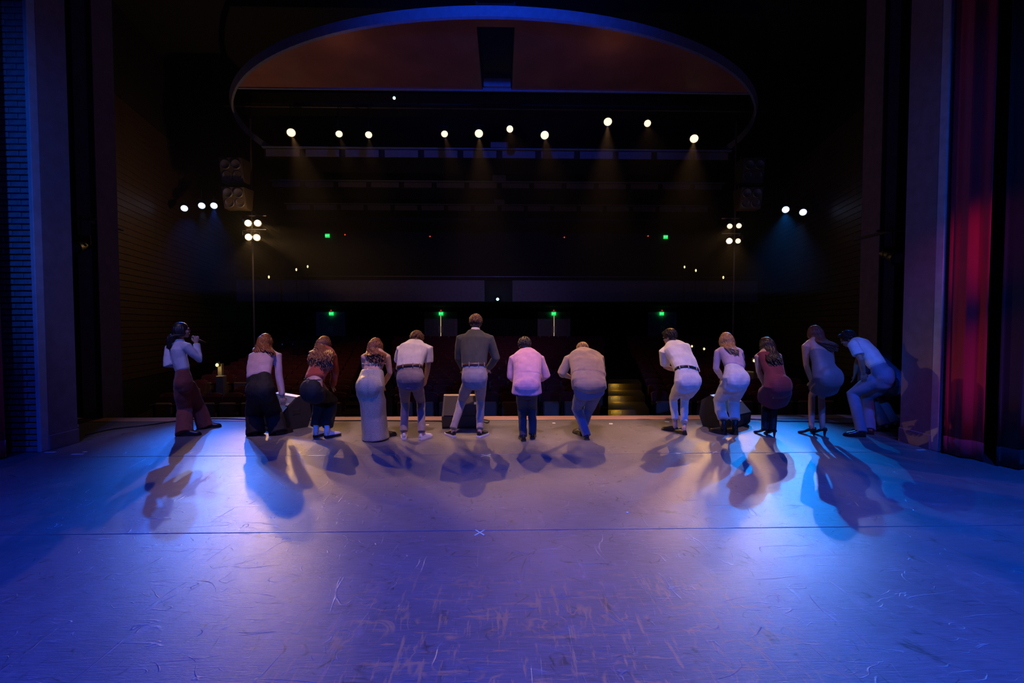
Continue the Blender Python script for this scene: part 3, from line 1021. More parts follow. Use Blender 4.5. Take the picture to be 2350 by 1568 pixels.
c0, c1 = ground(2157, 1040), ground(2252, 1060)
curtain([(c0.x + .0, c0.y - .03), (c1.x + .02, c1.y - .0)], 1.6, .045, .015, 9.5, M['red'], 'red velvet stage curtain hanging in folds beside the right brick pier')
c2, c3 = ground(2262, 1066), ground(2420, 1085)
curtain([(c2.x + .03, c2.y - .09), (c3.x, c3.y), (c3.x + 1.6, c3.y - .1)], 9, .05, .015, 9.5, M['blackvelvet'], 'black velour masking curtain beside the red curtain, at the right edge')
c0 = ground(22, 1052)
curtain([(c0.x - .02, c0.y), (c0.x - .5, c0.y - .05), (c0.x - 1.0, c0.y - .1)], 3, .06, .015, 9.5, M['red'], 'red velvet stage curtain showing as a sliver at the left edge')

# ------------------------------------------------------------------ floor monitors
M['spk'] = mat('speaker_black', (.025, .024, .024), .55, bump=.15, bscale=90)
M['grille'] = mat('speaker_grille', (.05, .042, .037), .55, bump=.5, bscale=220)
M['spk_edge'] = mat('speaker_edge_pale', (.30, .24, .2), .5)  # strip along the top edge, paler than the cabinet
M['badge'] = mat('white_badge', (.75, .72, .7), .6)


def monitor(px, py, w_, h, d, ang, label, yb=None):
    b0 = ground(px, py)
    t = thing('floor_monitor', b0, label, 'speaker')
    rot = Matrix.Rotation(R(ang), 3, 'Z')

    def P(x, y, z):
        return b0 + rot @ V((x, y, z))
    prof = [(0.04, 0), (0.0, .05), (-.02, h * .40), (d * .52, h * .97), (d * .62, h), (d * .92, h * .82), (d, h * .35), (d * .86, 0)]
    body = MB()
    body.prism([P(-w_ / 2, y, z) for y, z in prof], rot @ V((w_, 0, 0)))
    body.build('cabinet', M['spk'], t)
    # sloped grille facing the performer
    y0, z0, y1, z1 = -.02, h * .42, d * .52, h * .95
    g = MB()
    nx_ = V((0, -(z1 - z0), (y1 - y0))).normalized()
    o_ = nx_ * .012
    ps = [(-w_ / 2 + .03, y0, z0), (w_ / 2 - .03, y0, z0), (w_ / 2 - .03, y1, z1), (-w_ / 2 + .03, y1, z1)]
    g.prism([P(*p) for p in ps], rot @ o_)
    g.build('grille', M['grille'], t)
    MB().bbox((-w_ / 2, 0, 0), (w_ / 2, .05, .015), .004)
    e = MB()
    e.prism([P(-w_ / 2, d * .52 - .01, h * .97), P(-w_ / 2, d * .62, h + .004), P(-w_ / 2, d * .62, h - .02), P(-w_ / 2, d * .52, h * .95)], rot @ V((w_, 0, 0)))
    e.build('top_edge', M['spk_edge'], t)
    q = .62
    cy, cz = y0 + (y1 - y0) * q, z0 + (z1 - z0) * q
    bd = MB()
    ps = [(w_ / 2 - .13, cy - .02, cz - .02), (w_ / 2 - .05, cy - .02, cz - .02), (w_ / 2 - .05, cy + .012, cz + .012), (w_ / 2 - .13, cy + .012, cz + .012)]
    bd.prism([P(*p) + rot @ (nx_ * .013) for p in ps], rot @ (nx_ * .004))
    bd.build('badge', M['badge'], t)
    hd = MB()
    for s in (-1, 1):
        hh = MB().bbox((s * w_ / 2 - .006, d * .35, h * .45), (s * w_ / 2 + .006, d * .6, h * .6), .004)
        hh.v = [b0 + rot @ p for p in hh.v]
        hh.build('side_handle', M['seat_metal'], t)
    return t


monitor(1060, 985, .64, .52, .46, 0, 'black floor monitor with tan lit grille between the tall man\'s legs')
monitor(621, 984, .72, .53, .50, -38, 'black floor monitor seen half end on behind the woman in black trousers')
monitor(1697, 982, .72, .53, .50, 36, 'black floor monitor behind the blonde woman in white trousers')

# ------------------------------------------------------------------ cables, tape, scraps
M['cable'] = mat('cable_rubber', (.015, .015, .017), .5)


def cable(pts, label):
    ps = [ground(x, y) + V((0, 0, .011)) for x, y in pts]
    # smooth path
    out = []
    for i in range(len(ps) - 1):
        p0, p1, p2, p3 = ps[max(i - 1, 0)], ps[i], ps[i + 1], ps[min(i + 2, len(ps) - 1)]
        for k in range(6):
            u = k / 6
            out.append(.5 * ((2 * p1) + (p2 - p0) * u + (2 * p0 - 5 * p1 + 4 * p2 - p3) * u * u + (3 * p1 - p0 - 3 * p2 + p3) * u ** 3))
    out.append(ps[-1])
    tag(MB().tube(out, .009, 8).build('cable', M['cable'], None, True), label, 'cable')


cable([(196, 1000), (262, 986), (340, 977), (420, 966), (500, 962.5), (566, 964.5)], 'black cable curving over the stage floor behind the singer')
cable([(1722, 963), (1790, 968), (1860, 969), (1940, 973), (2010, 972)], 'black cable running along the floor behind the grey and maroon dresses')
cable([(672, 966), (700, 965.5), (760, 967), (850, 966.5), (1000, 968), (1014, 970)], 'black cable lying along the stage lip left of the centre monitor')
cable([(1106, 968), (1118, 972), (1122, 967), (1108, 965), (1100, 970)], 'small loop of black cable beside the centre monitor')
M['glow_tape'] = mat('pale_green_tape', (.62, 1.0, .62), .5)
M['yel_tape'] = mat('pale_yellow_tape', (.8, .75, .45), .5)
M['white_tape'] = mat('white_tape', (.8, .8, .82), .6)


def cross(px, py, L_, wd, m, a1, a2, label):
    c = ground(px, py)
    t = thing('tape_cross', c, label, 'tape mark')
    for k, a in enumerate((a1, a2)):
        MB().box(c + V((0, 0, .0012 + .0008 * k)), (L_ / 2, wd / 2, .0006), Matrix.Rotation(R(a), 3, 'Z')).build('strip', m, t)


cross(1101, 1223, .125, .013, M['glow_tape'], 52, -52, 'pale green tape cross on the floor, nearest and largest')
cross(1115, 1046, .15, .012, M['glow_tape'], 35, -38, 'small pale green tape cross in the tall man\'s shadow')
cross(1640, 1038.5, .15, .016, M['yel_tape'], 42, -35, 'small yellowish tape cross in front of the blonde woman')
for i, (px, py, a, b_, rz, lab) in enumerate(((115, 1038.5, .13, .035, 5, 'white tape strip at the foot of the left brick pier'), (178, 1043, .15, .032, 2, 'white tape strip right of the left jamb'), (195, 1037.5, .05, .03, 10, 'tiny white tape scrap beyond the left jamb strip'),
                                              (700, 972, .08, .10, 20, 'white paper scrap on the floor right of the left monitor'), (981, 975.5, .05, .05, 10, 'white paper scrap behind the man in white shoes'), (1271, 971.5, .05, .06, 0, 'white paper scrap behind the pink shirt'),
                                              (1402, 973, .06, .09, -15, 'white paper scrap right of the tan shirt'), (1531, 968.5, .07, .08, -10, 'white paper scrap left of the white loafered man'), (2113, 1033, .12, .035, 0, 'white tape strip at the foot of the right jamb'),
                                              (1440, 1177, .02, .02, 30, 'tiny white fleck alone on the violet floor'))):
    c = ground(px, py)
    o = MB().box(c + V((0, 0, .002)), (a / 2, b_ / 2, .0012), Matrix.Rotation(R(rz), 3, 'Z')).build('tape_strip' if 'tape' in lab else 'paper_scrap', M['white_tape'])
    tag(o, lab, 'tape mark' if 'tape' in lab else 'paper scrap')
# striped can beside the left jamb
c = ground(174, 1015)
t = thing('striped_can', c, 'small blue and yellow can with white cap beside the left jamb', 'can')
hh = 40 / FPX * c.y
MB().lathe(c, [(.001, 0), (.036, 0), (.038, .004), (.038, hh * .40)], V((0, 0, 1)), 16).build('lower_band', mat('can_yellow', (.8, .5, .05), .4), t, True)
MB().lathe(c, [(.038, hh * .40), (.038, hh * .82), (.034, hh * .86)], V((0, 0, 1)), 16).build('upper_band', mat('can_blue', (.06, .12, .5), .4), t, True)
MB().lathe(c, [(.034, hh * .86), (.036, hh * .87), (.036, hh * .98), (.03, hh), (.001, hh)], V((0, 0, 1)), 16).build('cap', M['white_tape'], t, True)
# ------------------------------------------------------------------ people
def skin(name, c):
    return mat(name, c, .55, var=.08, scale=20)


M['skin'] = skin('skin_light', (.55, .34, .26))
M['skin2'] = skin('skin_tan', (.36, .2, .14))
M['eye'] = mat('eye_dark', (.05, .04, .035), .2)
M['hair_dark'] = mat('hair_near_black', (.02, .014, .013), .45, var=.4, scale=30)
M['hair_brown'] = mat('hair_brown', (.12, .06, .035), .45, var=.4, scale=30)
M['hair_auburn'] = mat('hair_auburn', (.17, .062, .034), .45, var=.45, scale=30)
M['hair_blonde'] = mat('hair_dark_blonde', (.30, .17, .09), .45, var=.4, scale=30)
M['hair_red'] = mat('hair_reddish_brown', (.17, .065, .032), .45, var=.35, scale=30)


def cloth(name, c, rough=.8, bump=.25, bs=120, sheen=.15, var=.1):
    return mat(name, c, rough, var=var, scale=12, bump=bump, bscale=bs, sheen=sheen)


# shared head, hands and shoes, each remeshed once and then placed on every figure
PEND = []          # (object, function run on the finished mesh)


def remesh(o, voxel, smooth_n, post=None):
    m = o.modifiers.new('r', 'REMESH')
    m.mode, m.voxel_size = 'VOXEL', voxel
    s = o.modifiers.new('s', 'SMOOTH')
    s.factor, s.iterations = .5, smooth_n
    PEND.append((o, post))


def finish():
    dg = bpy.context.evaluated_depsgraph_get()
    dg.update()
    res = [(o, bpy.data.meshes.new_from_object(o.evaluated_get(dg)), post) for o, post in PEND]
    for o, me, post in res:
        o.modifiers.clear()
        ms = list(o.data.materials)
        o.data = me
        me.name = o.name
        me.materials.clear()
        for m in ms:
            me.materials.append(m)
        if post:
            post(o, me)
        me.shade_smooth()
    PEND.clear()


def head_mb():
    mb = MB()
    mb.ell((0, -.012, .035), (.076, .096, .086))
    mb.ell((0, .03, -.03), (.060, .060, .082))
    mb.ell((0, .055, -.092), (.032, .03, .026))
    mb.ell((0, .075, .022), (.05, .02, .014))
    mb.tube([(0, .082, .015), (0, .097, -.022)], [.008, .013], 8)
    for s in (-1, 1):
        mb.ell((s * .078, -.008, -.008), (.009, .024, .033), Euler((0, 0, s * .3)).to_matrix())
        mb.ell((s * .04, .068, -.03), (.022, .02, .022))
    mb.ell((0, .09, -.058), (.024, .009, .008))
    mb.ell((0, .088, -.07), (.022, .009, .008))
    return mb


def hand_mb(curl, spread=0.02):
    # wrist at the origin, fingers towards +X, back of the hand +Z, thumb on the +Y side
    mb = MB()
    mb.loft([(-.02, 0, 0), (.02, 0, 0), (.06, 0, .002), (.092, 0, 0)], [.026, .032, .041, .04], [.019, .017, .015, .011], (0, 1, 0), 14, .4)
    for k, (y, l) in enumerate(((.03, .068), (.010, .076), (-.010, .070), (-.029, .054))):
        p = V((.088, y, 0))
        a = 0.0
        pts = [V((.062, y * .9, 0)), p]
        for seg in range(3):
            a += curl * (.55 if seg == 0 else .8)
            d = V((math.cos(a), spread * (1.5 - k), -math.sin(a)))
            p = p + d.normalized() * (l * (.42, .32, .26)[seg])
            pts.append(p)
        mb.tube(pts, [.0085, .0088, .0082, .0074, .006], 8)
    mb.tube([(.012, .02, -.004), (.038, .046, -.012), (.064, .056, -.02 - .012 * curl), (.085, .054, -.03 - .02 * curl)], [.014, .0125, .010, .0075], 8)
    return mb


HEAD = head_mb().build('head_source', M['skin'])
remesh(HEAD, .0055, 4)
HANDR = hand_mb(.35).build('hand_source', M['skin'])
remesh(HANDR, .0032, 2)
HANDG = hand_mb(1.15).build('hand_grip_source', M['skin'])
remesh(HANDG, .0032, 2)
finish()
SRC = {}
for k, o in (('head', HEAD), ('relaxed', HANDR), ('grip', HANDG)):
    me = o.data
    SRC[k] = ([v.co.copy() for v in me.vertices], [tuple(p.vertices) for p in me.polygons])
    bpy.data.objects.remove(o)


def placed(key, M4, mirror=False):
    vs, fs = SRC[key]
    if mirror:
        vs = [V((v.x, -v.y, v.z)) for v in vs]
        fs = [tuple(reversed(f)) for f in fs]
    return [M4 @ v for v in vs], fs


def frame(x, z_hint):                 # matrix whose X axis is x and Z axis close to z_hint
    x = V(x).normalized()
    z = V(z_hint)
    z = (z - x * z.dot(x))
    z = z.normalized() if z.length > 1e-5 else x.orthogonal().normalized()
    y = z.cross(x)
    return Matrix((x, y, z)).transposed()


def face_frame(deg, pitch, roll=0.0):   # head frame: +Y = where the face points
    return Euler((0, 0, -R(deg))).to_matrix() @ Euler((-R(pitch), R(roll), 0)).to_matrix()


# ---- shoes: built along +Y from the heel, sole on z = 0
def shoe(kind, pos, deg, person, scale, m, m_sole, nm, pitch=0.0):
    rot = Euler((0, 0, -R(deg))).to_matrix() @ Euler((R(-pitch), 0, 0)).to_matrix()
    S = scale

    def T(p):
        return pos + rot @ (V(p) * S)
    up, so = MB(), MB()
    if kind == 'heel':
        ys = [(-.01, .075, .028, .045), (.03, .068, .031, .045), (.09, .045, .034, .035), (.14, .018, .042, .028), (.18, .012, .040, .022), (.215, .010, .022, .012)]
        rr = []
        for y, zb, w_, h in ys:
            rr.append([T((w_ * math.cos(2 * math.pi * k / 14), y, zb + max(0, h * math.sin(2 * math.pi * k / 14)) + .004 * math.sin(2 * math.pi * k / 14))) for k in range(14)])
        up.rings(rr)
        so.tube([T((0, .008, .08)), T((0, .012, .0))], [.022 * S, .012 * S], 10, False)
        so.rings([[T((w_ * .96 * math.cos(2 * math.pi * k / 12), y, max(.0, zb - .006) + .006 * (1 + math.sin(2 * math.pi * k / 12)) * .5)) for k in range(12)] for y, zb, w_, h in ys[2:]])
    else:
        sh = {'sneaker': .085, 'loafer': .07, 'boot': .20, 'ankle_boot': .17}[kind]
        th = {'sneaker': .028, 'loafer': .02, 'boot': .038, 'ankle_boot': .034}[kind]
        outline = [(-.0, .022), (.015, .034), (.05, .037), (.10, .036), (.15, .044), (.19, .047), (.225, .042), (.25, .028), (.265, .008)]
        bot, topz = [], []
        for y, w_ in outline:
            bot.append((y, w_ + .003))
        poly = [(w_, y) for y, w_ in bot] + [(-w_, y) for y, w_ in reversed(bot)]
        so.rings([[T((x, y, z)) for x, y in poly] for z in (0, th)])
        if kind in ('boot', 'ankle_boot'):
            pass
        rr = []
        prof = [(.004, .024, sh * .70), (.02, .032, sh * .98 if sh < .1 else .08), (.06, .034, min(sh, .085)), (.10, .034, .078), (.14, .038, .060), (.19, .041, .044), (.225, .036, .036), (.25, .022, .024), (.26, .01, .014)]
        for y, w_, h in prof:
            ring = []
            for k in range(14):
                a = 2 * math.pi * k / 14
                ring.append(T((w_ * math.cos(a), y, th * .8 + (h if math.sin(a) > 0 else .008) * math.sin(a))))
            rr.append(ring)
        up.rings(rr)
        if sh > .1:
            up.tube([T((0, .045, .05)), T((0, .043, .12)), T((0, .04, sh))], [.036 * S, .036 * S, .041 * S], 14, False)
    o = up.build('shoe' if 'boot' not in kind else 'boot', m, person, True)
    if nm:
        o['label'] = nm
    so.build('sole' if kind != 'heel' else 'heel', m_sole, o)
    return T((0, .045, .125 if kind == 'heel' else .09))


def fold(amp, f=(7, 7, 2.6), seed=0.0):
    def post(o, me):
        ns = [v.normal.copy() for v in me.vertices]
        for v, n in zip(me.vertices, ns):
            p = v.co
            a = noise.noise(V((p.x * f[0] + seed, p.y * f[1], p.z * f[2])))
            b_ = noise.noise(V((p.x * f[0] * 2.3 + 5, p.y * f[1] * 2.3 + seed, p.z * f[2] * 2.1)))
            v.co = p + n * amp * (a * 1.0 + .5 * b_)
    return post


ALLP = []


def person(S):
    rnd = random.Random(S['seed'])
    f = S['face']
    fw = V((math.sin(R(f)), math.cos(R(f)), 0))
    sd = V((math.cos(R(f)), -math.sin(R(f)), 0))
    feet = S['feet']                       # (px, py of the heel, toe angle, kind)
    g = [ground(a[0], a[1]) for a in feet]
    Y0 = S.get('Y0') or sum(p.y for p in g) / 2
    base = (g[0] + g[1]) / 2
    P = thing('person', (base.x, base.y, 0), S['label'], 'person', None)
    sm = S['shoe']
    ank = []
    for i, a in enumerate(feet):
        lift = a[4] if len(a) > 4 else 0
        ank.append(shoe(sm['kind'], g[i] + V((0, 0, .002)), a[2], P, sm.get('scale', 1.0), sm['m'], sm['sole'], sm.get('label'), lift))

    def pt(q):
        return at(q[0], q[1], Y0 + q[2])

    def m_(px, dy=0.0):
        return px / FPX * (Y0 + dy)
    skinm = S.get('skin', M['skin'])
    # torso chains
    tor = [(pt(q), m_(q[3], q[2]), q[4]) for q in S['torso']]      # crotch level up to neck base
    LT, LS = S.get('thigh', .44), S.get('shin', .43)
    legs = []
    for i in (0, 1):
        h, k = S['hips'][i], S['knees'][i]
        hp = pt(h)
        kp = on_ray(k[0], k[1], hp, LT, True) if len(k) == 2 else pt(k)
        legs.append((hp, kp, ank[i]))
        S.setdefault('dbg', []).append(('thigh %.2f shin %.2f' % ((hp - kp).length, (kp - ank[i]).length)))
    arms = []
    for i in (0, 1):
        a = S['arms'][i]
        s_ = pt(a[0])
        e = on_ray(a[1][0], a[1][1], s_, a[1][3] if len(a[1]) > 3 else S.get('uarm', .29), a[1][2] == 'f') if isinstance(a[1][2], str) else pt(a[1])
        w_ = on_ray(a[2][0], a[2][1], e, S.get('farm', .25), a[2][2] == 'f') if isinstance(a[2][2], str) else pt(a[2])
        arms.append((s_, e, w_))
        S['dbg'].append('arm %.2f %.2f' % ((s_ - e).length, (e - w_).length))
    hd = S['head']
    hc = pt(hd)
    HS = S.get('hscale', 1.0)
    hf = face_frame(hd[3], hd[4], hd[5] if len(hd) > 5 else 0)
    neck = tor[-1][0]
    # ---- body: one continuous skin
    kb = .86
    body = MB()
    body.loft([t[0] for t in tor], [t[1] * kb for t in tor], [t[2] * kb for t in tor], sd)
    nb = hc + hf @ V((0, -.02, -.05)) * HS
    body.tube([neck, neck.lerp(nb, .5), nb], [.062, .056, .055], 14)
    AR = S.get('armr', 1.0)
    for s_, e, w_ in arms:
        body.tube([neck.lerp(s_, .45), s_, s_.lerp(e, .5), e, e.lerp(w_, .35), w_], [.055 * AR, .055 * AR, .047 * AR, .039 * AR, .040 * AR, .027], 14)
    LR = S.get('legr', .93)
    for (h, k, a), foot in zip(legs, feet):
        body.tube([h, h.lerp(k, .5), k, k.lerp(a, .35), a, a + V((0, 0, -.03))], [.082 * LR, .07 * LR, .052 * LR, .053 * LR, .037 * LR + .002, .034 * LR + .002], 14)
    for s in (-1, 1):
        body.ell(tor[1][0] + sd * (s * tor[1][1] * .38) - fw * (tor[1][2] * .2), (tor[1][1] * .46, .08, .10), Euler((0, 0, -R(f))).to_matrix())
    bo = body.build('body', skinm, P)
    bo.data.materials.append(M['eye'])
    hM = Matrix.Translation(hc - P.location) @ (hf * HS).to_4x4()
    hands = []
    for i, (s_, e, w_) in enumerate(arms):
        hs = S.get('hands', [None, None])[i] or {}
        d = V(hs['dir']) if 'dir' in hs else (w_ - e)
        up = V(hs.get('back', -fw + V((0, 0, .3))))
        fr = frame(d, up)
        thumb_mirror = (i == 0) != hs.get('flip', False)
        hands.append((hs.get('pose', 'relaxed'), Matrix.Translation(w_ - P.location) @ (fr * hs.get('scale', .98)).to_4x4(), thumb_mirror))

    def post_body(o, me):
        bm = bmesh.new()
        bm.from_mesh(me)

        def app(vs, fs, mi=0):
            vv = [bm.verts.new(v) for v in vs]
            for q in fs:
                try:
                    bm.faces.new([vv[i] for i in q]).material_index = mi
                except ValueError:
                    pass
        app(*placed('head', hM))
        for key, mm, mir in hands:
            app(*placed(key, mm, mir))
        for s in (-1, 1):
            e = MB().ell((s * .031, .070, .003), (.0115, .0115, .0115), None, 10, 8)
            app([hM @ v for v in e.v], e.f, 1)
        bm.to_mesh(me)
        bm.free()
    remesh(bo, .011, 5, post_body)

    def torso_between(a, b, infl, extra=None, glutes=False):
        mb = MB()
        ts = tor[a:b]
        mb.loft([t[0] for t in ts], [t[1] + infl for t in ts], [t[2] + infl for t in ts], sd)
        if glutes:
            gs = S.get('glute', 1.0)
            for s in (-1, 1):
                mb.ell(tor[1][0] + sd * (s * tor[1][1] * .20) - fw * (tor[1][2] * .26) - V((0, 0, .01)), (tor[1][1] * .77 + infl, .105 * gs + infl, .145 * gs + infl), Euler((0, 0, -R(f))).to_matrix())
        return mb
    # ---- garments
    for gm in S['wear']:
        kind = gm['kind']
        if kind == 'trousers':
            tg = gm.get('name') == 'tights'
            mb = MB() if tg else torso_between(0, gm.get('to', 3), .004, glutes=True)
            for i, (h, k, a) in enumerate(legs):
                w0, wk, wa = gm['r']
                end = a + V((0, 0, gm.get('drop', -.03))) if gm.get('name') != 'tights' else a + (a - k).normalized() * .05
                if tg:
                    h = h.lerp(k, .3)
                else:
                    mb.ell(h, (w0 * .97,) * 3)
                mb.tube([h, h.lerp(k, .5), k, k.lerp(a, .4), end.lerp(k, .12), end], [w0, (w0 + wk) / 2 + .004, wk, wk * .6 + wa * .4 - .003, wa * .98, wa], 16, False)
            o = mb.build(gm.get('name', 'trousers'), gm['m'], P)
            remesh(o, .0095, gm.get('sm', 6), fold(gm.get('fold', .006), (11, 11, 8), rnd.random() * 50))
        elif kind == 'top':
            mb = torso_between(gm.get('from', 2), len(tor), gm.get('infl', .008))
            if 'hem' in gm:                 # extra rings of a loose hem below
                hs = [(pt(q), m_(q[3], q[2]), q[4]) for q in gm['hem']] + tor[gm.get('from', 2):gm.get('from', 2) + 1]
                mb.loft([t[0] for t in hs], [t[1] + .008 for t in hs], [t[2] + .008 for t in hs], sd, dome=.15)
                gs = S.get('glute', 1.0)
                for s in (0,):
                    mb.ell(tor[1][0] - fw * (tor[1][2] * .30) + V((0, 0, .02)), (tor[1][1] * .95 + .024, .105 * gs + .036, .14), Euler((0, 0, -R(f))).to_matrix())
            sl = gm.get('sleeve', 0)
            rs = gm.get('sr', (.064, .056, .045))
            for (s_, e, w_) in arms:
                path, rad = [neck.lerp(s_, .30) - V((0, 0, .015)), s_], [.069, rs[0]]
                if sl <= .5 and sl > 0:
                    path.append(s_.lerp(e, sl * 2)); rad.append(rs[1] + .004)
                elif sl > .5:
                    path += [s_.lerp(e, .5), e]; rad += [(rs[0] + rs[1]) / 2, rs[1]]
                    q = (sl - .5) * 2
                    path += [e.lerp(w_, q * .5), e.lerp(w_, q)]; rad += [(rs[1] + rs[2]) / 2, rs[2]]
                else:
                    path, rad = [neck.lerp(s_, .35) - V((0, 0, .02)), s_], [.055, .056 * AR]
                mb.tube(path, rad, 16, sl == 0)
            if gm.get('strapless'):
                mb = torso_between(gm.get('from', 2), len(tor) - gm.get('drop_top', 1), .008)
            if gm.get('collar'):
                nn = (nb - neck).normalized()
                mb.tube([neck, neck + nn * gm['collar']], [.068, .066], 16, False)
            o = mb.build(gm.get('name', 'shirt'), gm['m'], P)
            if gm.get('label'): o['label'] = gm['label']
            remesh(o, .0095, gm.get('sm', 4), fold(gm.get('fold', .010), gm.get('ff', (9, 9, 3.5)), rnd.random() * 50))
        elif kind == 'dress':
            mb = MB()
            sk = [(pt(q), m_(q[3], q[2]), q[4]) for q in gm['skirt']]    # hem upwards
            ts = sk + tor[gm.get('from', 1):len(tor) - gm.get('drop_top', 1)]
            mb.loft([t[0] for t in ts], [t[1] + .008 for t in ts], [t[2] + .008 for t in ts], sd, dome=.1, n=28)
            gs = S.get('glute', 1.0)
            for s in (-.5, .5):
                mb.ell(tor[1][0] + sd * (s * tor[1][1] * .34) - fw * (tor[1][2] * .28) - V((0, 0, .01)), (tor[1][1] * .80, .115 * gs, .16 * gs), Euler((0, 0, -R(f))).to_matrix())
            for (s_, e, w_) in arms:
                if gm.get('sleeve'):
                    mb.tube([neck.lerp(s_, .35), s_, s_.lerp(e, .5), e, e.lerp(w_, .5), w_], [.05, .058, .054, .047, .042, .036], 14)
                elif gm.get('straps'):
                    top = ts[-1][0] - fw * ts[-1][2] * .9
            o = mb.build('dress', gm['m'], P)
            remesh(o, .0095, 12, fold(gm.get('fold', .006), gm.get('ff', (9, 9, 2)), rnd.random() * 50))
        elif kind == 'belt':
            i0 = gm['ring']
            c, a, b_ = tor[i0]
            t = (tor[i0 + 1][0] - tor[i0 - 1][0]).normalized()
            mb = MB()
            s2 = (sd - t * sd.dot(t)).normalized()
            dd = t.cross(s2)
            rr = []
            for hh, gr in ((-.019, .011), (-.017, .017), (.017, .017), (.019, .011)):
                ring = []
                for k in range(32):
                    x, y = math.cos(2 * math.pi * k / 32), math.sin(2 * math.pi * k / 32)
                    e = 2 / 2.3
                    ring.append(c + t * hh + s2 * ((a + gr) * math.copysign(abs(x) ** e, x)) + dd * ((b_ + gr) * math.copysign(abs(y) ** e, y)))
                rr.append(ring)
            mb.rings(rr)
            o = mb.build('belt', gm['m'], P, True)
            for k, an in enumerate((-62, -15, 22, 58)):
                x, y = math.sin(R(an)), -1 * math.cos(R(an))
                e = 2 / 2.3
                if dd.dot(-fw) < 0:
                    y2 = -y
                else:
                    y2 = y
                q = c + s2 * ((a + .018) * math.copysign(abs(x) ** e, x)) + dd * ((b_ + .018) * math.copysign(abs(y2) ** e, y2 if dd.dot(fw) > 0 else -y2) * (1 if dd.dot(fw) > 0 else 1))
                q = c + s2 * ((a + .018) * math.copysign(abs(x) ** e, x)) - fw * 0
                side_y = -abs(math.cos(R(an))) ** e * (b_ + .018)
                dv = dd if dd.dot(fw) > 0 else -dd
                q = q + dv * side_y
                MB().tube([q - t * .026, q + t * .026], .006, 6).build('belt_loop', gm['loop'], o)
        elif kind == 'collar':
            nn = (nb - neck).normalized()
            mb = MB()
            mb.tube([neck + nn * .02, neck + nn * .045, neck + nn * .072], [.074, .069, .066], 18, False)
            o = mb.build('collar', gm['m'], P, True)
    # ---- hair
    hr = S['hair']
    mb = MB()

    def HP(p):
        return hc + hf @ (V(p) * HS)
    hrot = hf
    mb.ell(HP((0, -.022, .034)), V((.086, .103, .094)) * HS, hrot, 18, 14)
    if hr['kind'] == 'short':
        mb.ell(HP((0, -.055, -.03)), V((.07, .052, .055)) * HS, hrot, 14, 10)
        mb.ell(HP((0, .045, .085)), V((.066, .052, .034)) * HS, hrot, 14, 8)
        for k in range(hr.get('n', 420)):
            th, ph = rnd.uniform(0, 2 * math.pi), math.acos(rnd.uniform(-.45, 1))
            d = V((math.sin(ph) * math.cos(th), math.sin(ph) * math.sin(th), math.cos(ph)))
            if d.y > .55 and d.z < .45:
                continue
            p = V((0, -.02, .032)) + V((d.x * .086, d.y * .102, d.z * .094))
            sw = V((rnd.uniform(-1, 1), rnd.uniform(-1, 1), rnd.uniform(-.6, .4))) * hr.get('mess', .02)
            flow = V((0, -.25, -1)) if d.y < .2 else V((.6 * (1 if d.x > 0 else -1), -.7, .1))
            flow = (flow - d * flow.dot(d)).normalized() * .045
            a, b_, c_ = HP(p - flow * .5 + d * .001), HP(p + d * .005 + sw * .35), HP(p + d * .001 + flow * .8 + sw)
            mb.tube([a, b_, c_], [.010, .0095, .003], 5, False)
    else:
        end = pt(hr['end'])
        spread = m_(hr['end'][3])
        n = hr.get('n', 110)
        mids = hr.get('mid')
        for k in range(n):
            u = rnd.uniform(-1, 1)
            lay = rnd.random()
            th = u * R(105)                      # around the back of the head
            p0 = V((math.sin(th) * .07 * (1 - .5 * lay), -math.cos(th) * .085 * (1 - .5 * lay) - .01, .055 + .065 * lay))
            p1 = V((math.sin(th) * .094, -math.cos(th) * .112 - .012, .0 + .03 * rnd.random()))
            p2 = V((math.sin(th) * .095, -math.cos(th) * .112 - .008, -.07))
            A = [HP(p0), HP(p1), HP(p2)]
            q = end + sd * (spread * (u * .8 + rnd.uniform(-.25, .25))) + V((0, 0, rnd.uniform(-.02, .10) * hr.get('rag', 1.0))) - fw * rnd.uniform(0, .05)
            if mids:
                mm = pt(mids) + sd * (m_(mids[3]) * (u * .85 + rnd.uniform(-.15, .15))) - fw * rnd.uniform(0, .05)
                ctrl = A + [mm, q]
            else:
                ctrl = A + [A[2].lerp(q, .5) - fw * .015, q]
            out = []
            amp, fr_ = hr.get('wave', .008), hr.get('freq', 2.5)
            ph0 = rnd.uniform(0, 6.28)
            for i in range(len(ctrl) - 1):
                a0, a1, a2, a3 = ctrl[max(i - 1, 0)], ctrl[i], ctrl[i + 1], ctrl[min(i + 2, len(ctrl) - 1)]
                for j in range(5):
                    uu = j / 5
                    x = .5 * ((2 * a1) + (a2 - a0) * uu + (2 * a0 - 5 * a1 + 4 * a2 - a3) * uu * uu + (3 * a1 - a0 - 3 * a2 + a3) * uu ** 3)
                    s_ = (i + uu) / (len(ctrl) - 1)
                    wv = amp * min(1, max(0, s_ * 2.2 - .3))
                    x = x + sd * (wv * math.sin(ph0 + s_ * fr_ * 6.28)) - fw * (wv * math.cos(ph0 + s_ * fr_ * 6.28))
                    out.append(x)
            out.append(ctrl[-1])
            r0 = hr.get('r', .013)
            mb.tube(out, [r0 * (.75 + .5 * min(1, i / len(out) * 2)) * (1 if i < len(out) - 3 else (len(out) - i) / 4) for i in range(len(out))], 6, False)
        if hr.get('tie'):
            pass
    mb.build('hair', hr['m'], P, True)
    ALLP.append((P, S, dict(neck=neck, arms=arms, legs=legs, tor=tor, hc=hc, hf=hf, sd=sd, fw=fw)))
    return P


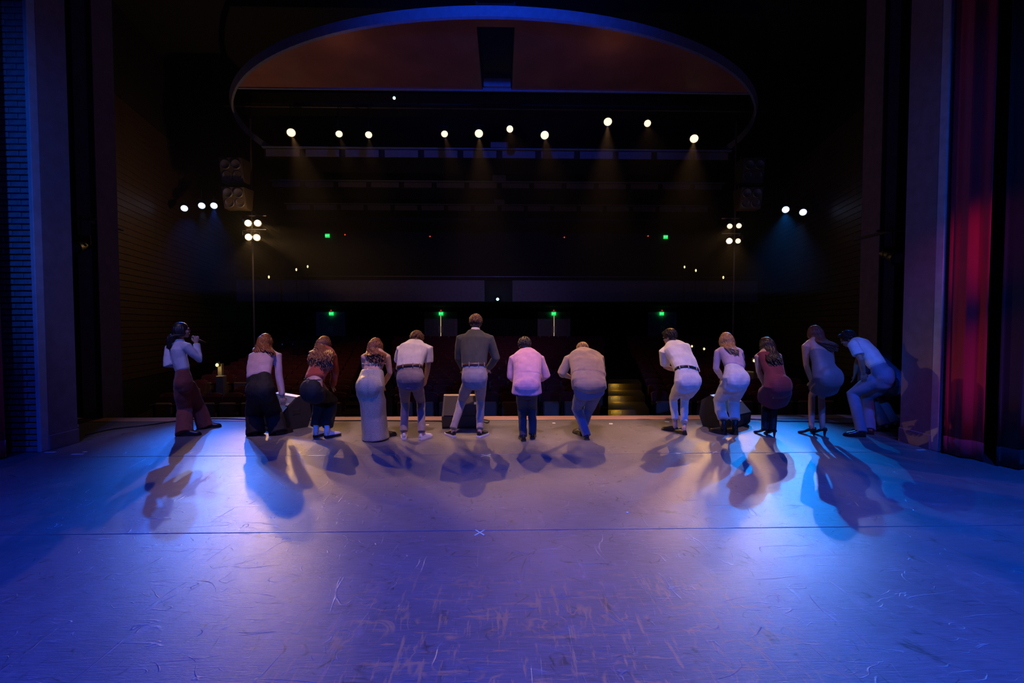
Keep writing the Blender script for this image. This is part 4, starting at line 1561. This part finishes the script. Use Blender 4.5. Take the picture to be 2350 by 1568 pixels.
C = {}
C['ivory'] = cloth('ivory_knit', (.62, .60, .58))
C['rust_cord'] = cloth('rust_corduroy', (.26, .055, .03), bump=.5)
C['lilac'] = cloth('lilac_knit', (.48, .36, .50))
C['black'] = cloth('black_cloth', (.008, .008, .010), sheen=0)
C['rust'] = cloth('rust_red_knit', (.34, .05, .025))
C['sparkle'] = mat('silver_gold_sequins', (.55, .52, .42), .38, .35, var=.45, scale=160, bump=.6, bscale=260)
C['white'] = cloth('white_cotton', (.78, .76, .74), .8)
C['greytan'] = cloth('grey_tan_denim', (.29, .25, .25))
C['green'] = cloth('dark_green_wool', (.07, .075, .062), .9, sheen=.05)
C['stone'] = cloth('stone_chino', (.31, .275, .28))
C['royal'] = cloth('bright_blue_cotton', (.10, .26, .70))
C['pink'] = cloth('pink_linen', (.68, .36, .46))
C['navy'] = cloth('dark_navy_denim', (.03, .034, .06), sheen=.05)
C['tan'] = cloth('tan_shirt_cloth', (.42, .31, .22))
C['jean'] = cloth('mid_blue_denim', (.17, .21, .33))
C['whitejean'] = cloth('white_denim', (.68, .66, .67))
C['maroon'] = cloth('maroon_jersey', (.17, .018, .03))
C['grey'] = cloth('grey_satin', (.20, .18, .19), .5)
C['belt'] = mat('brown_leather', (.10, .045, .025), .4)
C['beltblack'] = mat('black_leather', (.015, .013, .013), .35)
C['shoeblack'] = mat('shoe_black', (.015, .014, .015), .35)
C['shoewhite'] = mat('shoe_white', (.75, .75, .76), .5)
C['shoebrown'] = mat('shoe_brown_polished', (.06, .03, .02), .2)
C['solewhite'] = mat('white_rubber', (.75, .75, .75), .6)
C['tights'] = cloth('black_tights', (.010, .010, .013), .6, sheen=0)

B = dict(kind='ankle_boot', m=C['shoeblack'], sole=C['shoeblack'])

# 1 the singer
person(dict(seed=1, face=48, label='singing woman in ivory turtleneck and rust flared trousers holding a microphone, leftmost person', Y0=7.1,
    feet=[(415, 1001, 80, 'b'), (463, 983, 70, 'b')], shoe=dict(B, kind='sneaker', scale=1.05),
    torso=[(424, 893, .02, 22, .10), (421, 876, .0, 25, .115), (419, 850, .0, 20, .085), (412, 825, .02, 21, .095), (408, 803, .03, 23, .10), (411, 790, .04, 15, .07)],
    hips=[(415, 884, -.02), (432, 884, .10)], knees=[(424, 940), (452, 930)],
    arms=[((390, 800, .12), (384, 838, -.02), (415, 836, .22)), ((430, 797, -.02), (457, 825, .06), (450, 786, .16))],
    hands=[dict(back=(0, -.3, 1)), dict(dir=(-.15, .3, .9), back=(.6, -.8, 0), pose='grip')],
    head=(418, 758, .08, 52, -2), skin=M['skin2'], glute=.85,
    wear=[dict(kind='trousers', m=C['rust_cord'], to=3, r=(.098, .105, .118), drop=-.08, fold=.008), dict(kind='top', m=C['ivory'], sleeve=.95, **{'from': 2}, collar=.07, name='turtleneck', sr=(.070, .060, .050))],
    hair=dict(kind='long', m=M['hair_dark'], end=(392, 802, -.06, 6), mid=(398, 772, -.03, 7), n=70, wave=.006, r=.012)))

# 2 lilac top, black wide trousers
person(dict(seed=2, face=12, label='woman in lilac long sleeved top and wide black trousers bending before a monitor',
    feet=[(585, 1001, -10, 'b'), (632, 999, 35, 'b')], shoe=dict(B, kind='sneaker', scale=1.05),
    torso=[(599, 915, -.12, 30, .11), (598, 895, -.14, 33, .125), (594, 864, -.06, 26, .10), (597, 840, .06, 28, .105), (604, 816, .18, 31, .10), (609, 804, .24, 20, .075)],
    hips=[(588, 905, -.1), (613, 905, -.1)], knees=[(583, 948), (626, 944)],
    arms=[((580, 818, .2), (578, 860, .3), (590, 890, .42)), ((637, 818, .18), (641, 866, 'f'), (648, 910, 'f'))],
    hands=[None, dict(dir=(0, .1, -1), back=(.5, -.8, 0))],
    head=(610, 785, .32, 5, 25), glute=1.1,
    wear=[dict(kind='trousers', m=C['black'], to=3, r=(.115, .125, .135), drop=-.075, fold=.008), dict(kind='top', m=C['lilac'], sleeve=.97, **{'from': 2}, sr=(.064, .054, .042))],
    hair=dict(kind='long', m=M['hair_auburn'], end=(608, 818, .12, 32), n=120, wave=.010, rag=.8)))

# 3 curly hair, rust sweater
person(dict(seed=3, face=28, label='woman with very long curly hair, rust sweater, black trousers and white boots, crouching',
    feet=[(721, 1005, 20, 'b'), (745, 1006, 45, 'b')], shoe=dict(kind='boot', m=C['shoewhite'], sole=C['shoeblack'], label='white ankle boot with black sole', scale=.95),
    torso=[(722, 915, -.16, 27, .11), (718, 895, -.20, 29, .125), (722, 868, -.10, 23, .095), (735, 842, .06, 25, .10), (744, 816, .20, 28, .10), (746, 804, .26, 18, .075)],
    hips=[(708, 900, -.14), (732, 902, -.10)], knees=[(733, 925), (762, 920)],
    arms=[((722, 818, .3), (724, 850, .42), (740, 880, .5)), ((764, 820, .14), (769, 856, .22), (764, 884, .42))],
    head=(745, 791, .34, 14, 28), glute=1.12,
    wear=[dict(kind='trousers', m=C['black'], to=2, r=(.105, .09, .085), drop=.08), dict(kind='top', m=C['rust'], sleeve=.97, **{'from': 2}, sr=(.066, .058, .05), name='sweater')],
    hair=dict(kind='long', m=M['hair_red'], end=(738, 846, -.08, 42), mid=(741, 812, .06, 38), n=210, wave=.018, freq=5, rag=1.4, r=.012)))

# 4 sequined dress
person(dict(seed=4, face=14, label='woman in long silvery sequined dress with bare shoulders and wavy hair',
    feet=[(846, 1011, -5, 'b'), (880, 1006, 30, 'b')], shoe=dict(kind='loafer', m=C['shoeblack'], sole=C['shoeblack']),
    torso=[(850, 905, -.08, 31, .12), (850, 885, -.10, 33, .13), (855, 851, -.02, 25, .095), (860, 832, .06, 27, .10), (864, 816, .14, 28, .095), (864, 806, .18, 17, .07)],
    hips=[(840, 890, -.06), (862, 890, -.04)], knees=[(842, 940), (870, 938)],
    arms=[((836, 820, .14), (838, 856, .32), (852, 880, .46)), ((889, 820, .14), (895, 856, .18), (880, 884, .34))],
    head=(863, 795, .26, 10, 20), glute=1.08,
    wear=[dict(kind='dress', m=C['sparkle'], skirt=[(862, 1007, -.02, 29, .17), (861, 990, -.02, 27, .16), (858, 955, -.02, 27, .15), (856, 922, -.05, 29, .14)], **{'from': 0}, drop_top=3, ff=(12, 12, 1.2), fold=.008)],
    hair=dict(kind='long', m=M['hair_auburn'], end=(864, 836, -.04, 18), mid=(863, 815, .06, 24), n=130, wave=.015, freq=3.5, rag=1.6)))

# 5 white T-shirt
person(dict(seed=5, face=8, label='man in white T-shirt tucked into grey jeans with brown belt and white sneakers',
    feet=[(927, 1010, -12, 'b'), (963, 1011, 32, 'b')], shoe=dict(kind='sneaker', m=C['shoewhite'], sole=C['solewhite']),
    torso=[(942, 888, -.04, 29, .115), (942, 868, -.05, 32, .12), (940, 844, -.01, 28, .10), (943, 822, .07, 30, .11), (950, 800, .17, 34, .115), (954, 789, .23, 20, .08)],
    hips=[(929, 880, -.02), (955, 880, -.02)], knees=[(930, 922), (966, 922)],
    arms=[((920, 803, .18), (915, 838, .34), (925, 868, .5)), ((983, 801, .18), (982, 842, .22), (977, 872, .44))],
    hands=[None, dict(dir=(-.2, .5, -.8), back=(.7, -.5, .3))],
    head=(957, 780, .32, 8, 30), uarm=.3,
    wear=[dict(kind='trousers', m=C['greytan'], to=3, r=(.096, .068, .058), drop=.02), dict(kind='top', m=C['white'], sleeve=.36, **{'from': 2}, sr=(.078, .074, .06), infl=.012, name='tshirt', fold=.009), dict(kind='belt', ring=2, m=C['belt'], loop=C['greytan'])],
    hair=dict(kind='short', m=M['hair_brown'], mess=.016)))

# 6 tall man
person(dict(seed=6, face=4, label='tall man in dark green sweater, white collar and light chinos standing upright', thigh=.47, shin=.46,
    feet=[(1044, 1004, -38, 'b'), (1097, 1005, 32, 'b')], shoe=dict(kind='sneaker', m=C['shoeblack'], sole=C['solewhite']),
    torso=[(1089, 886, -.06, 27, .11), (1089, 866, -.07, 30, .12), (1088, 839, -.03, 26, .10), (1089, 808, .03, 30, .11), (1090, 778, .09, 35, .115), (1091, 764, .12, 19, .08)],
    hips=[(1076, 878, -.03), (1102, 878, -.03)], knees=[(1060, 918), (1103, 918)],
    arms=[((1056, 779, .08), (1053, 822, .14), (1064, 850, .34)), ((1124, 779, .08), (1138, 822, .12), (1121, 846, .30))],
    head=(1092, 742, .18, 2, 10), hscale=1.04, uarm=.32,
    wear=[dict(kind='trousers', m=C['stone'], to=3, r=(.098, .070, .056), drop=.03), dict(kind='top', m=C['green'], sleeve=.97, **{'from': 2}, sr=(.074, .064, .048), infl=.013, name='sweater', fold=.008), dict(kind='belt', ring=2, m=C['belt'], loop=C['stone']), dict(kind='collar', m=C['white'])],
    hair=dict(kind='short', m=M['hair_brown'], mess=.006)))

# 7 pink shirt
person(dict(seed=7, face=4, label='person in loose pink shirt and dark navy trousers hunched with elbows out',
    feet=[(1202, 1014, -6, 'b'), (1222, 1009, 6, 'b')], shoe=dict(B, kind='sneaker', scale=1.02),
    torso=[(1209, 906, -.08, 27, .11), (1209, 888, -.10, 29, .12), (1210, 862, -.03, 30, .115), (1210, 842, .06, 31, .115), (1209, 820, .18, 33, .11), (1207, 808, .24, 19, .08)],
    hips=[(1198, 898, -.05), (1220, 898, -.05)], knees=[(1198, 938), (1221, 936)],
    arms=[((1177, 826, .18), (1172, 864, .20), (1186, 874, .44)), ((1241, 826, .18), (1253, 862, .20), (1236, 872, .44))],
    head=(1204, 794, .32, 4, 22),
    wear=[dict(kind='trousers', m=C['navy'], to=2, r=(.092, .070, .060), drop=-.03), dict(kind='top', m=C['pink'], sleeve=.9, **{'from': 2}, sr=(.070, .062, .05), infl=.012, fold=.010, hem=[(1209, 902, -.08, 33, .15), (1209, 885, -.09, 32, .145)])],
    hair=dict(kind='short', m=M['hair_dark'], mess=.012)))

# 8 tan shirt
person(dict(seed=8, face=-8, label='man in untucked tan shirt and blue jeans bending low with one heel raised', thigh=.42, shin=.42, Y0=6.65,
    feet=[(1347, 1011, 10, 'b', 22), (1338, 1001, -20, 'b')], shoe=dict(kind='loafer', m=C['shoeblack'], sole=C['shoeblack'], scale=1.08),
    torso=[(1353, 906, -.14, 34, .13), (1352, 888, -.17, 37, .14), (1350, 862, -.08, 38, .13), (1347, 840, .06, 38, .135), (1342, 819, .22, 38, .125), (1338, 809, .30, 22, .09)],
    hips=[(1337, 897, -.1), (1366, 897, -.1)], knees=[(1324, 938), (1353, 936)],
    arms=[((1303, 827, .22), (1289, 857, .24), (1312, 868, .48)), ((1376, 825, .22), (1380, 862, .40), (1362, 880, .56))],
    head=(1337, 806, .44, -6, 42), armr=1.15,
    wear=[dict(kind='trousers', m=C['jean'], to=2, r=(.112, .082, .066), drop=-.03), dict(kind='top', m=C['tan'], sleeve=.6, **{'from': 2}, sr=(.080, .070, .06), infl=.014, fold=.012, ff=(7, 7, 5), hem=[(1352, 893, -.17, 39, .17), (1351, 876, -.13, 40, .16)])],
    hair=dict(kind='short', m=M['hair_blonde'], mess=.006)))

# 9 white shirt and white trousers
person(dict(seed=9, face=-22, label='man in white short sleeved shirt, black belt, white trousers and black loafers leaning left',
    feet=[(1556, 992, -48, 'b'), (1574, 999, -18, 'b')], shoe=dict(kind='loafer', m=C['shoeblack'], sole=C['shoeblack']),
    torso=[(1577, 892, -.12, 32, .12), (1578, 874, -.16, 34, .13), (1576, 850, -.10, 28, .105), (1567, 826, .03, 31, .115), (1552, 801, .16, 34, .115), (1543, 790, .22, 20, .08)],
    hips=[(1562, 886, -.08), (1590, 886, -.1)], knees=[(1545, 916), (1571, 916)],
    arms=[((1523, 808, .14), (1527, 842, .26), (1549, 850, .44)), ((1573, 798, .26), (1580, 826, .5), (1566, 846, .62))],
    head=(1536, 774, .26, -42, 18),
    wear=[dict(kind='trousers', m=C['whitejean'], to=3, r=(.104, .068, .055), drop=.10), dict(kind='top', m=C['white'], sleeve=.42, **{'from': 2}, sr=(.080, .076, .06), infl=.013, fold=.012, ff=(6, 6, 6)), dict(kind='belt', ring=2, m=C['beltblack'], loop=C['whitejean'])],
    hair=dict(kind='short', m=M['hair_dark'], mess=.016)))

# 10 blonde, white trousers
person(dict(seed=10, face=-22, label='blonde woman in lilac top and wide white trousers with chunky black boots',
    feet=[(1666, 998, -30, 'b'), (1691, 999, -10, 'b')], shoe=dict(kind='boot', m=C['shoeblack'], sole=C['shoeblack'], scale=1.08),
    torso=[(1686, 890, -.12, 31, .12), (1688, 870, -.15, 33, .13), (1685, 843, -.06, 22, .095), (1681, 824, .04, 25, .10), (1673, 806, .14, 28, .095), (1669, 797, .18, 17, .07)],
    hips=[(1671, 884, -.06), (1697, 884, -.1)], knees=[(1650, 920), (1684, 918)],
    arms=[((1647, 810, .14), (1643, 845, .16), (1655, 866, .36)), ((1698, 809, .16), (1702, 842, .36), (1688, 862, .5))],
    head=(1665, 782, .24, -14, 18), glute=1.12,
    wear=[dict(kind='trousers', m=C['whitejean'], to=3, r=(.113, .088, .080), drop=.13), dict(kind='top', m=C['lilac'], sleeve=.97, **{'from': 2}, sr=(.058, .050, .042))],
    hair=dict(kind='long', m=M['hair_blonde'], end=(1686, 818, -.02, 9), mid=(1674, 798, .06, 16), n=100, wave=.007)))

# 11 maroon dress
person(dict(seed=11, face=-20, label='woman in short maroon dress, black tights and heels with long dark hair',
    feet=[(1761, 1000, -25, 'b'), (1778, 1003, -8, 'b')], shoe=dict(kind='heel', m=C['shoeblack'], sole=C['shoeblack']),
    torso=[(1782, 906, -.14, 30, .12), (1784, 885, -.18, 33, .135), (1778, 858, -.08, 23, .095), (1771, 838, .04, 25, .10), (1762, 817, .16, 28, .095), (1758, 807, .22, 17, .07)],
    hips=[(1777, 894, -.13), (1790, 896, -.13)], knees=[(1756, 920), (1777, 922)],
    arms=[((1739, 820, .14), (1741, 852, .18), (1752, 880, .32)), ((1786, 818, .2), (1794, 850, .4), (1780, 874, .5))],
    head=(1757, 793, .30, -14, 22), glute=1.1, legr=.72,
    wear=[dict(kind='trousers', name='tights', m=C['tights'], to=2, r=(.072, .060, .050), drop=-.07, fold=.001, sm=3), dict(kind='dress', m=C['maroon'], skirt=[(1773, 919, .02, 31, .18), (1778, 902, -.06, 35, .18)], **{'from': 1}, drop_top=1, fold=.004)],
    hair=dict(kind='long', m=M['hair_dark'], end=(1780, 846, -.06, 22), mid=(1770, 818, .08, 24), n=130, wave=.012, freq=3, rag=1.3)))

# 12 grey dress
person(dict(seed=12, face=-18, label='woman in fitted grey dress and high heels, auburn hair thrown over her shoulder',
    feet=[(1870, 1000, -38, 'b'), (1894, 1001, -20, 'b')], shoe=dict(kind='heel', m=C['shoebrown'], sole=C['shoeblack'], scale=1.05),
    torso=[(1896, 888, -.12, 33, .125), (1899, 866, -.16, 36, .14), (1889, 834, -.06, 26, .10), (1884, 812, .05, 27, .10), (1875, 790, .16, 30, .10), (1870, 779, .20, 17, .07)],
    hips=[(1882, 878, -.1), (1909, 878, -.12)], knees=[(1863, 908), (1885, 912)],
    arms=[((1848, 796, .14), (1850, 838, .16), (1862, 876, .24)), ((1902, 795, .22), (1910, 830, .44), (1896, 858, .56))],
    hands=[dict(dir=(.3, .2, -1), back=(-.5, -.8, 0)), None],
    head=(1868, 766, .28, -14, 16), glute=1.12,
    wear=[dict(kind='dress', m=C['grey'], skirt=[(1889, 896, -.04, 30, .15), (1894, 880, -.10, 34, .15)], **{'from': 1}, drop_top=2, fold=.003)],
    hair=dict(kind='long', m=M['hair_red'], end=(1912, 806, .02, 13), mid=(1886, 784, .10, 17), n=120, wave=.008, rag=1.0)))

# 13 man in white T-shirt at the right
person(dict(seed=13, face=-42, label='man in white T-shirt and blue jeans bent forward, hand on thigh, nearest the right jamb', Y0=6.8,
    feet=[(1986, 1003, -72, 'b'), (2006, 998, -45, 'b')], shoe=dict(kind='loafer', m=C['shoebrown'], sole=C['shoeblack'], label='polished brown leather shoe', scale=1.08),
    torso=[(2026, 880, -.05, 27, .12), (2028, 862, -.09, 29, .13), (2014, 838, -.04, 26, .10), (1996, 813, .06, 27, .11), (1974, 792, .18, 30, .11), (1962, 785, .24, 20, .08)],
    hips=[(2008, 872, -.06), (2036, 878, .06)], knees=[(1957, 905, .20), (1990, 912, .36)],
    arms=[((1958, 792, .02), (1976, 826, -.12), (1982, 858, -.06)), ((1985, 790, .32), (1968, 830, .45), (1962, 858, .46))],
    hands=[dict(dir=(.25, .2, -.9), back=(-.4, -.9, .2), flip=True), None],
    head=(1945, 778, .36, -50, 30), skin=M['skin2'], armr=1.05,
    wear=[dict(kind='trousers', m=C['jean'], to=3, r=(.105, .088, .075), drop=-.04), dict(kind='top', m=C['white'], sleeve=.34, **{'from': 2}, sr=(.076, .072, .06), infl=.012, name='tshirt', fold=.008)],
    hair=dict(kind='short', m=M['hair_dark'], mess=.012)))

# 14 person crouching behind him
person(dict(seed=14, face=-50, label='person in bright blue shirt and jeans squatting low, half hidden at the right end', Y0=7.35,
    feet=[(2040, 990, -80, 'b'), (2062, 984, -60, 'b')], shoe=dict(B, kind='loafer', scale=1.05),
    torso=[(2052, 893, -.02, 28, .13), (2054, 876, -.05, 30, .14), (2040, 856, -.02, 28, .12), (2020, 838, .05, 28, .12), (1998, 820, .14, 29, .11), (1986, 812, .2, 19, .08)],
    hips=[(2038, 888, -.04), (2060, 890, .06)], knees=[(1990, 905, .10), (2012, 908, .26)],
    arms=[((1984, 822, .1), (1975, 846, .2), (1985, 876, .25)), ((2005, 818, .3), (1990, 850, .4), (1985, 880, .4))],
    head=(1972, 806, .30, -50, 20),
    wear=[dict(kind='trousers', m=C['jean'], to=3, r=(.11, .09, .085), drop=-.02), dict(kind='top', m=C['royal'], sleeve=.9, **{'from': 2}, infl=.014, fold=.008, hem=[(2057, 884, -.06, 31, .165), (2052, 868, -.04, 31, .155)])],
    hair=dict(kind='short', m=M['hair_dark'], mess=.012)))
finish()
import os
if os.environ.get('DBG'):
    for P, S, D in ALLP:
        print('DBG', S['seed'], S['dbg'])

# tied strings at the back of the sequined dress and over the bare waist of the curly haired woman
for idx, ring, cm, nm, dz in ((3, 3, cloth('pale_string', (.6, .55, .42)), 'tie_string', -.015), (2, 2, C['black'], 'tie_string', -.01)):
    P, S_, D = ALLP[idx]
    c, a_, b_ = D['tor'][ring]
    o_ = c - D['fw'] * (b_ + .03) + V((0, 0, dz))
    sd_ = D['sd']
    mb = MB()
    for s in (-1, 1):
        mb.tube([o_, o_ + sd_ * s * .03 + V((0, 0, .018)), o_ + sd_ * s * .05, o_ + sd_ * s * .03 - V((0, 0, .016)), o_], .004, 6)
        mb.tube([o_, o_ + sd_ * s * .015 - V((0, 0, .06)), o_ + sd_ * s * .022 - V((0, 0, .12))], .004, 6)
    mb.ell(o_, (.009, .007, .009))
    mb.build(nm, cm, P, True)
    mb = MB()
    ring_ = []
    for k in range(17):
        an = math.pi * (.02 + .96 * k / 16)
        ring_.append(c + sd_ * ((a_ + .012) * math.cos(an)) - D['fw'] * ((b_ + .022) * math.sin(an) ** .8) + V((0, 0, dz)))
    mb.tube(ring_, .005, 6)
    mb.build('waist_string', cm, P, True)

# the singer's microphone, held in the right hand at her mouth
mw = ALLP[0][2]['arms'][1][2]
m0, m1 = at(440, 774, 7.36), at(472, 787, 7.5)
mic = thing('microphone', m0, 'black handheld microphone at the singer\'s mouth', 'microphone')
MB().tube([m0.lerp(m1, .16), m0.lerp(m1, .5), m1], [.021, .017, .012], 12, False).build('handle', M['seat_metal'], mic, True)
MB().ell(m0.lerp(m1, .06), (.026, .026, .026)).build('grille', M['pipe'], mic, True)
# thin haze volume added to imitate the glare around the lamps
hz = MB().bbox((-9.1, 9.25, 2.4), (9.0, 21.3, 9.9)).build('haze', None)
hm = bpy.data.materials.new('glare_haze')
hm.use_nodes = True
nt = hm.node_tree
nt.nodes.remove(nt.nodes['Principled BSDF'])
vs = nt.nodes.new('ShaderNodeVolumeScatter')
vs.inputs['Density'].default_value = 0.003
vs.inputs['Anisotropy'].default_value = 0.1
vs.inputs['Color'].default_value = (1, 1, 1, 1)
nt.links.new(vs.outputs[0], nt.nodes['Material Output'].inputs['Volume'])
hz.data.materials.clear()
hz.data.materials.append(hm)
tag(hz, 'thin haze hanging in the dark house around the lamps', 'haze', kind='stuff')  # haze added to imitate the glare around the lamps
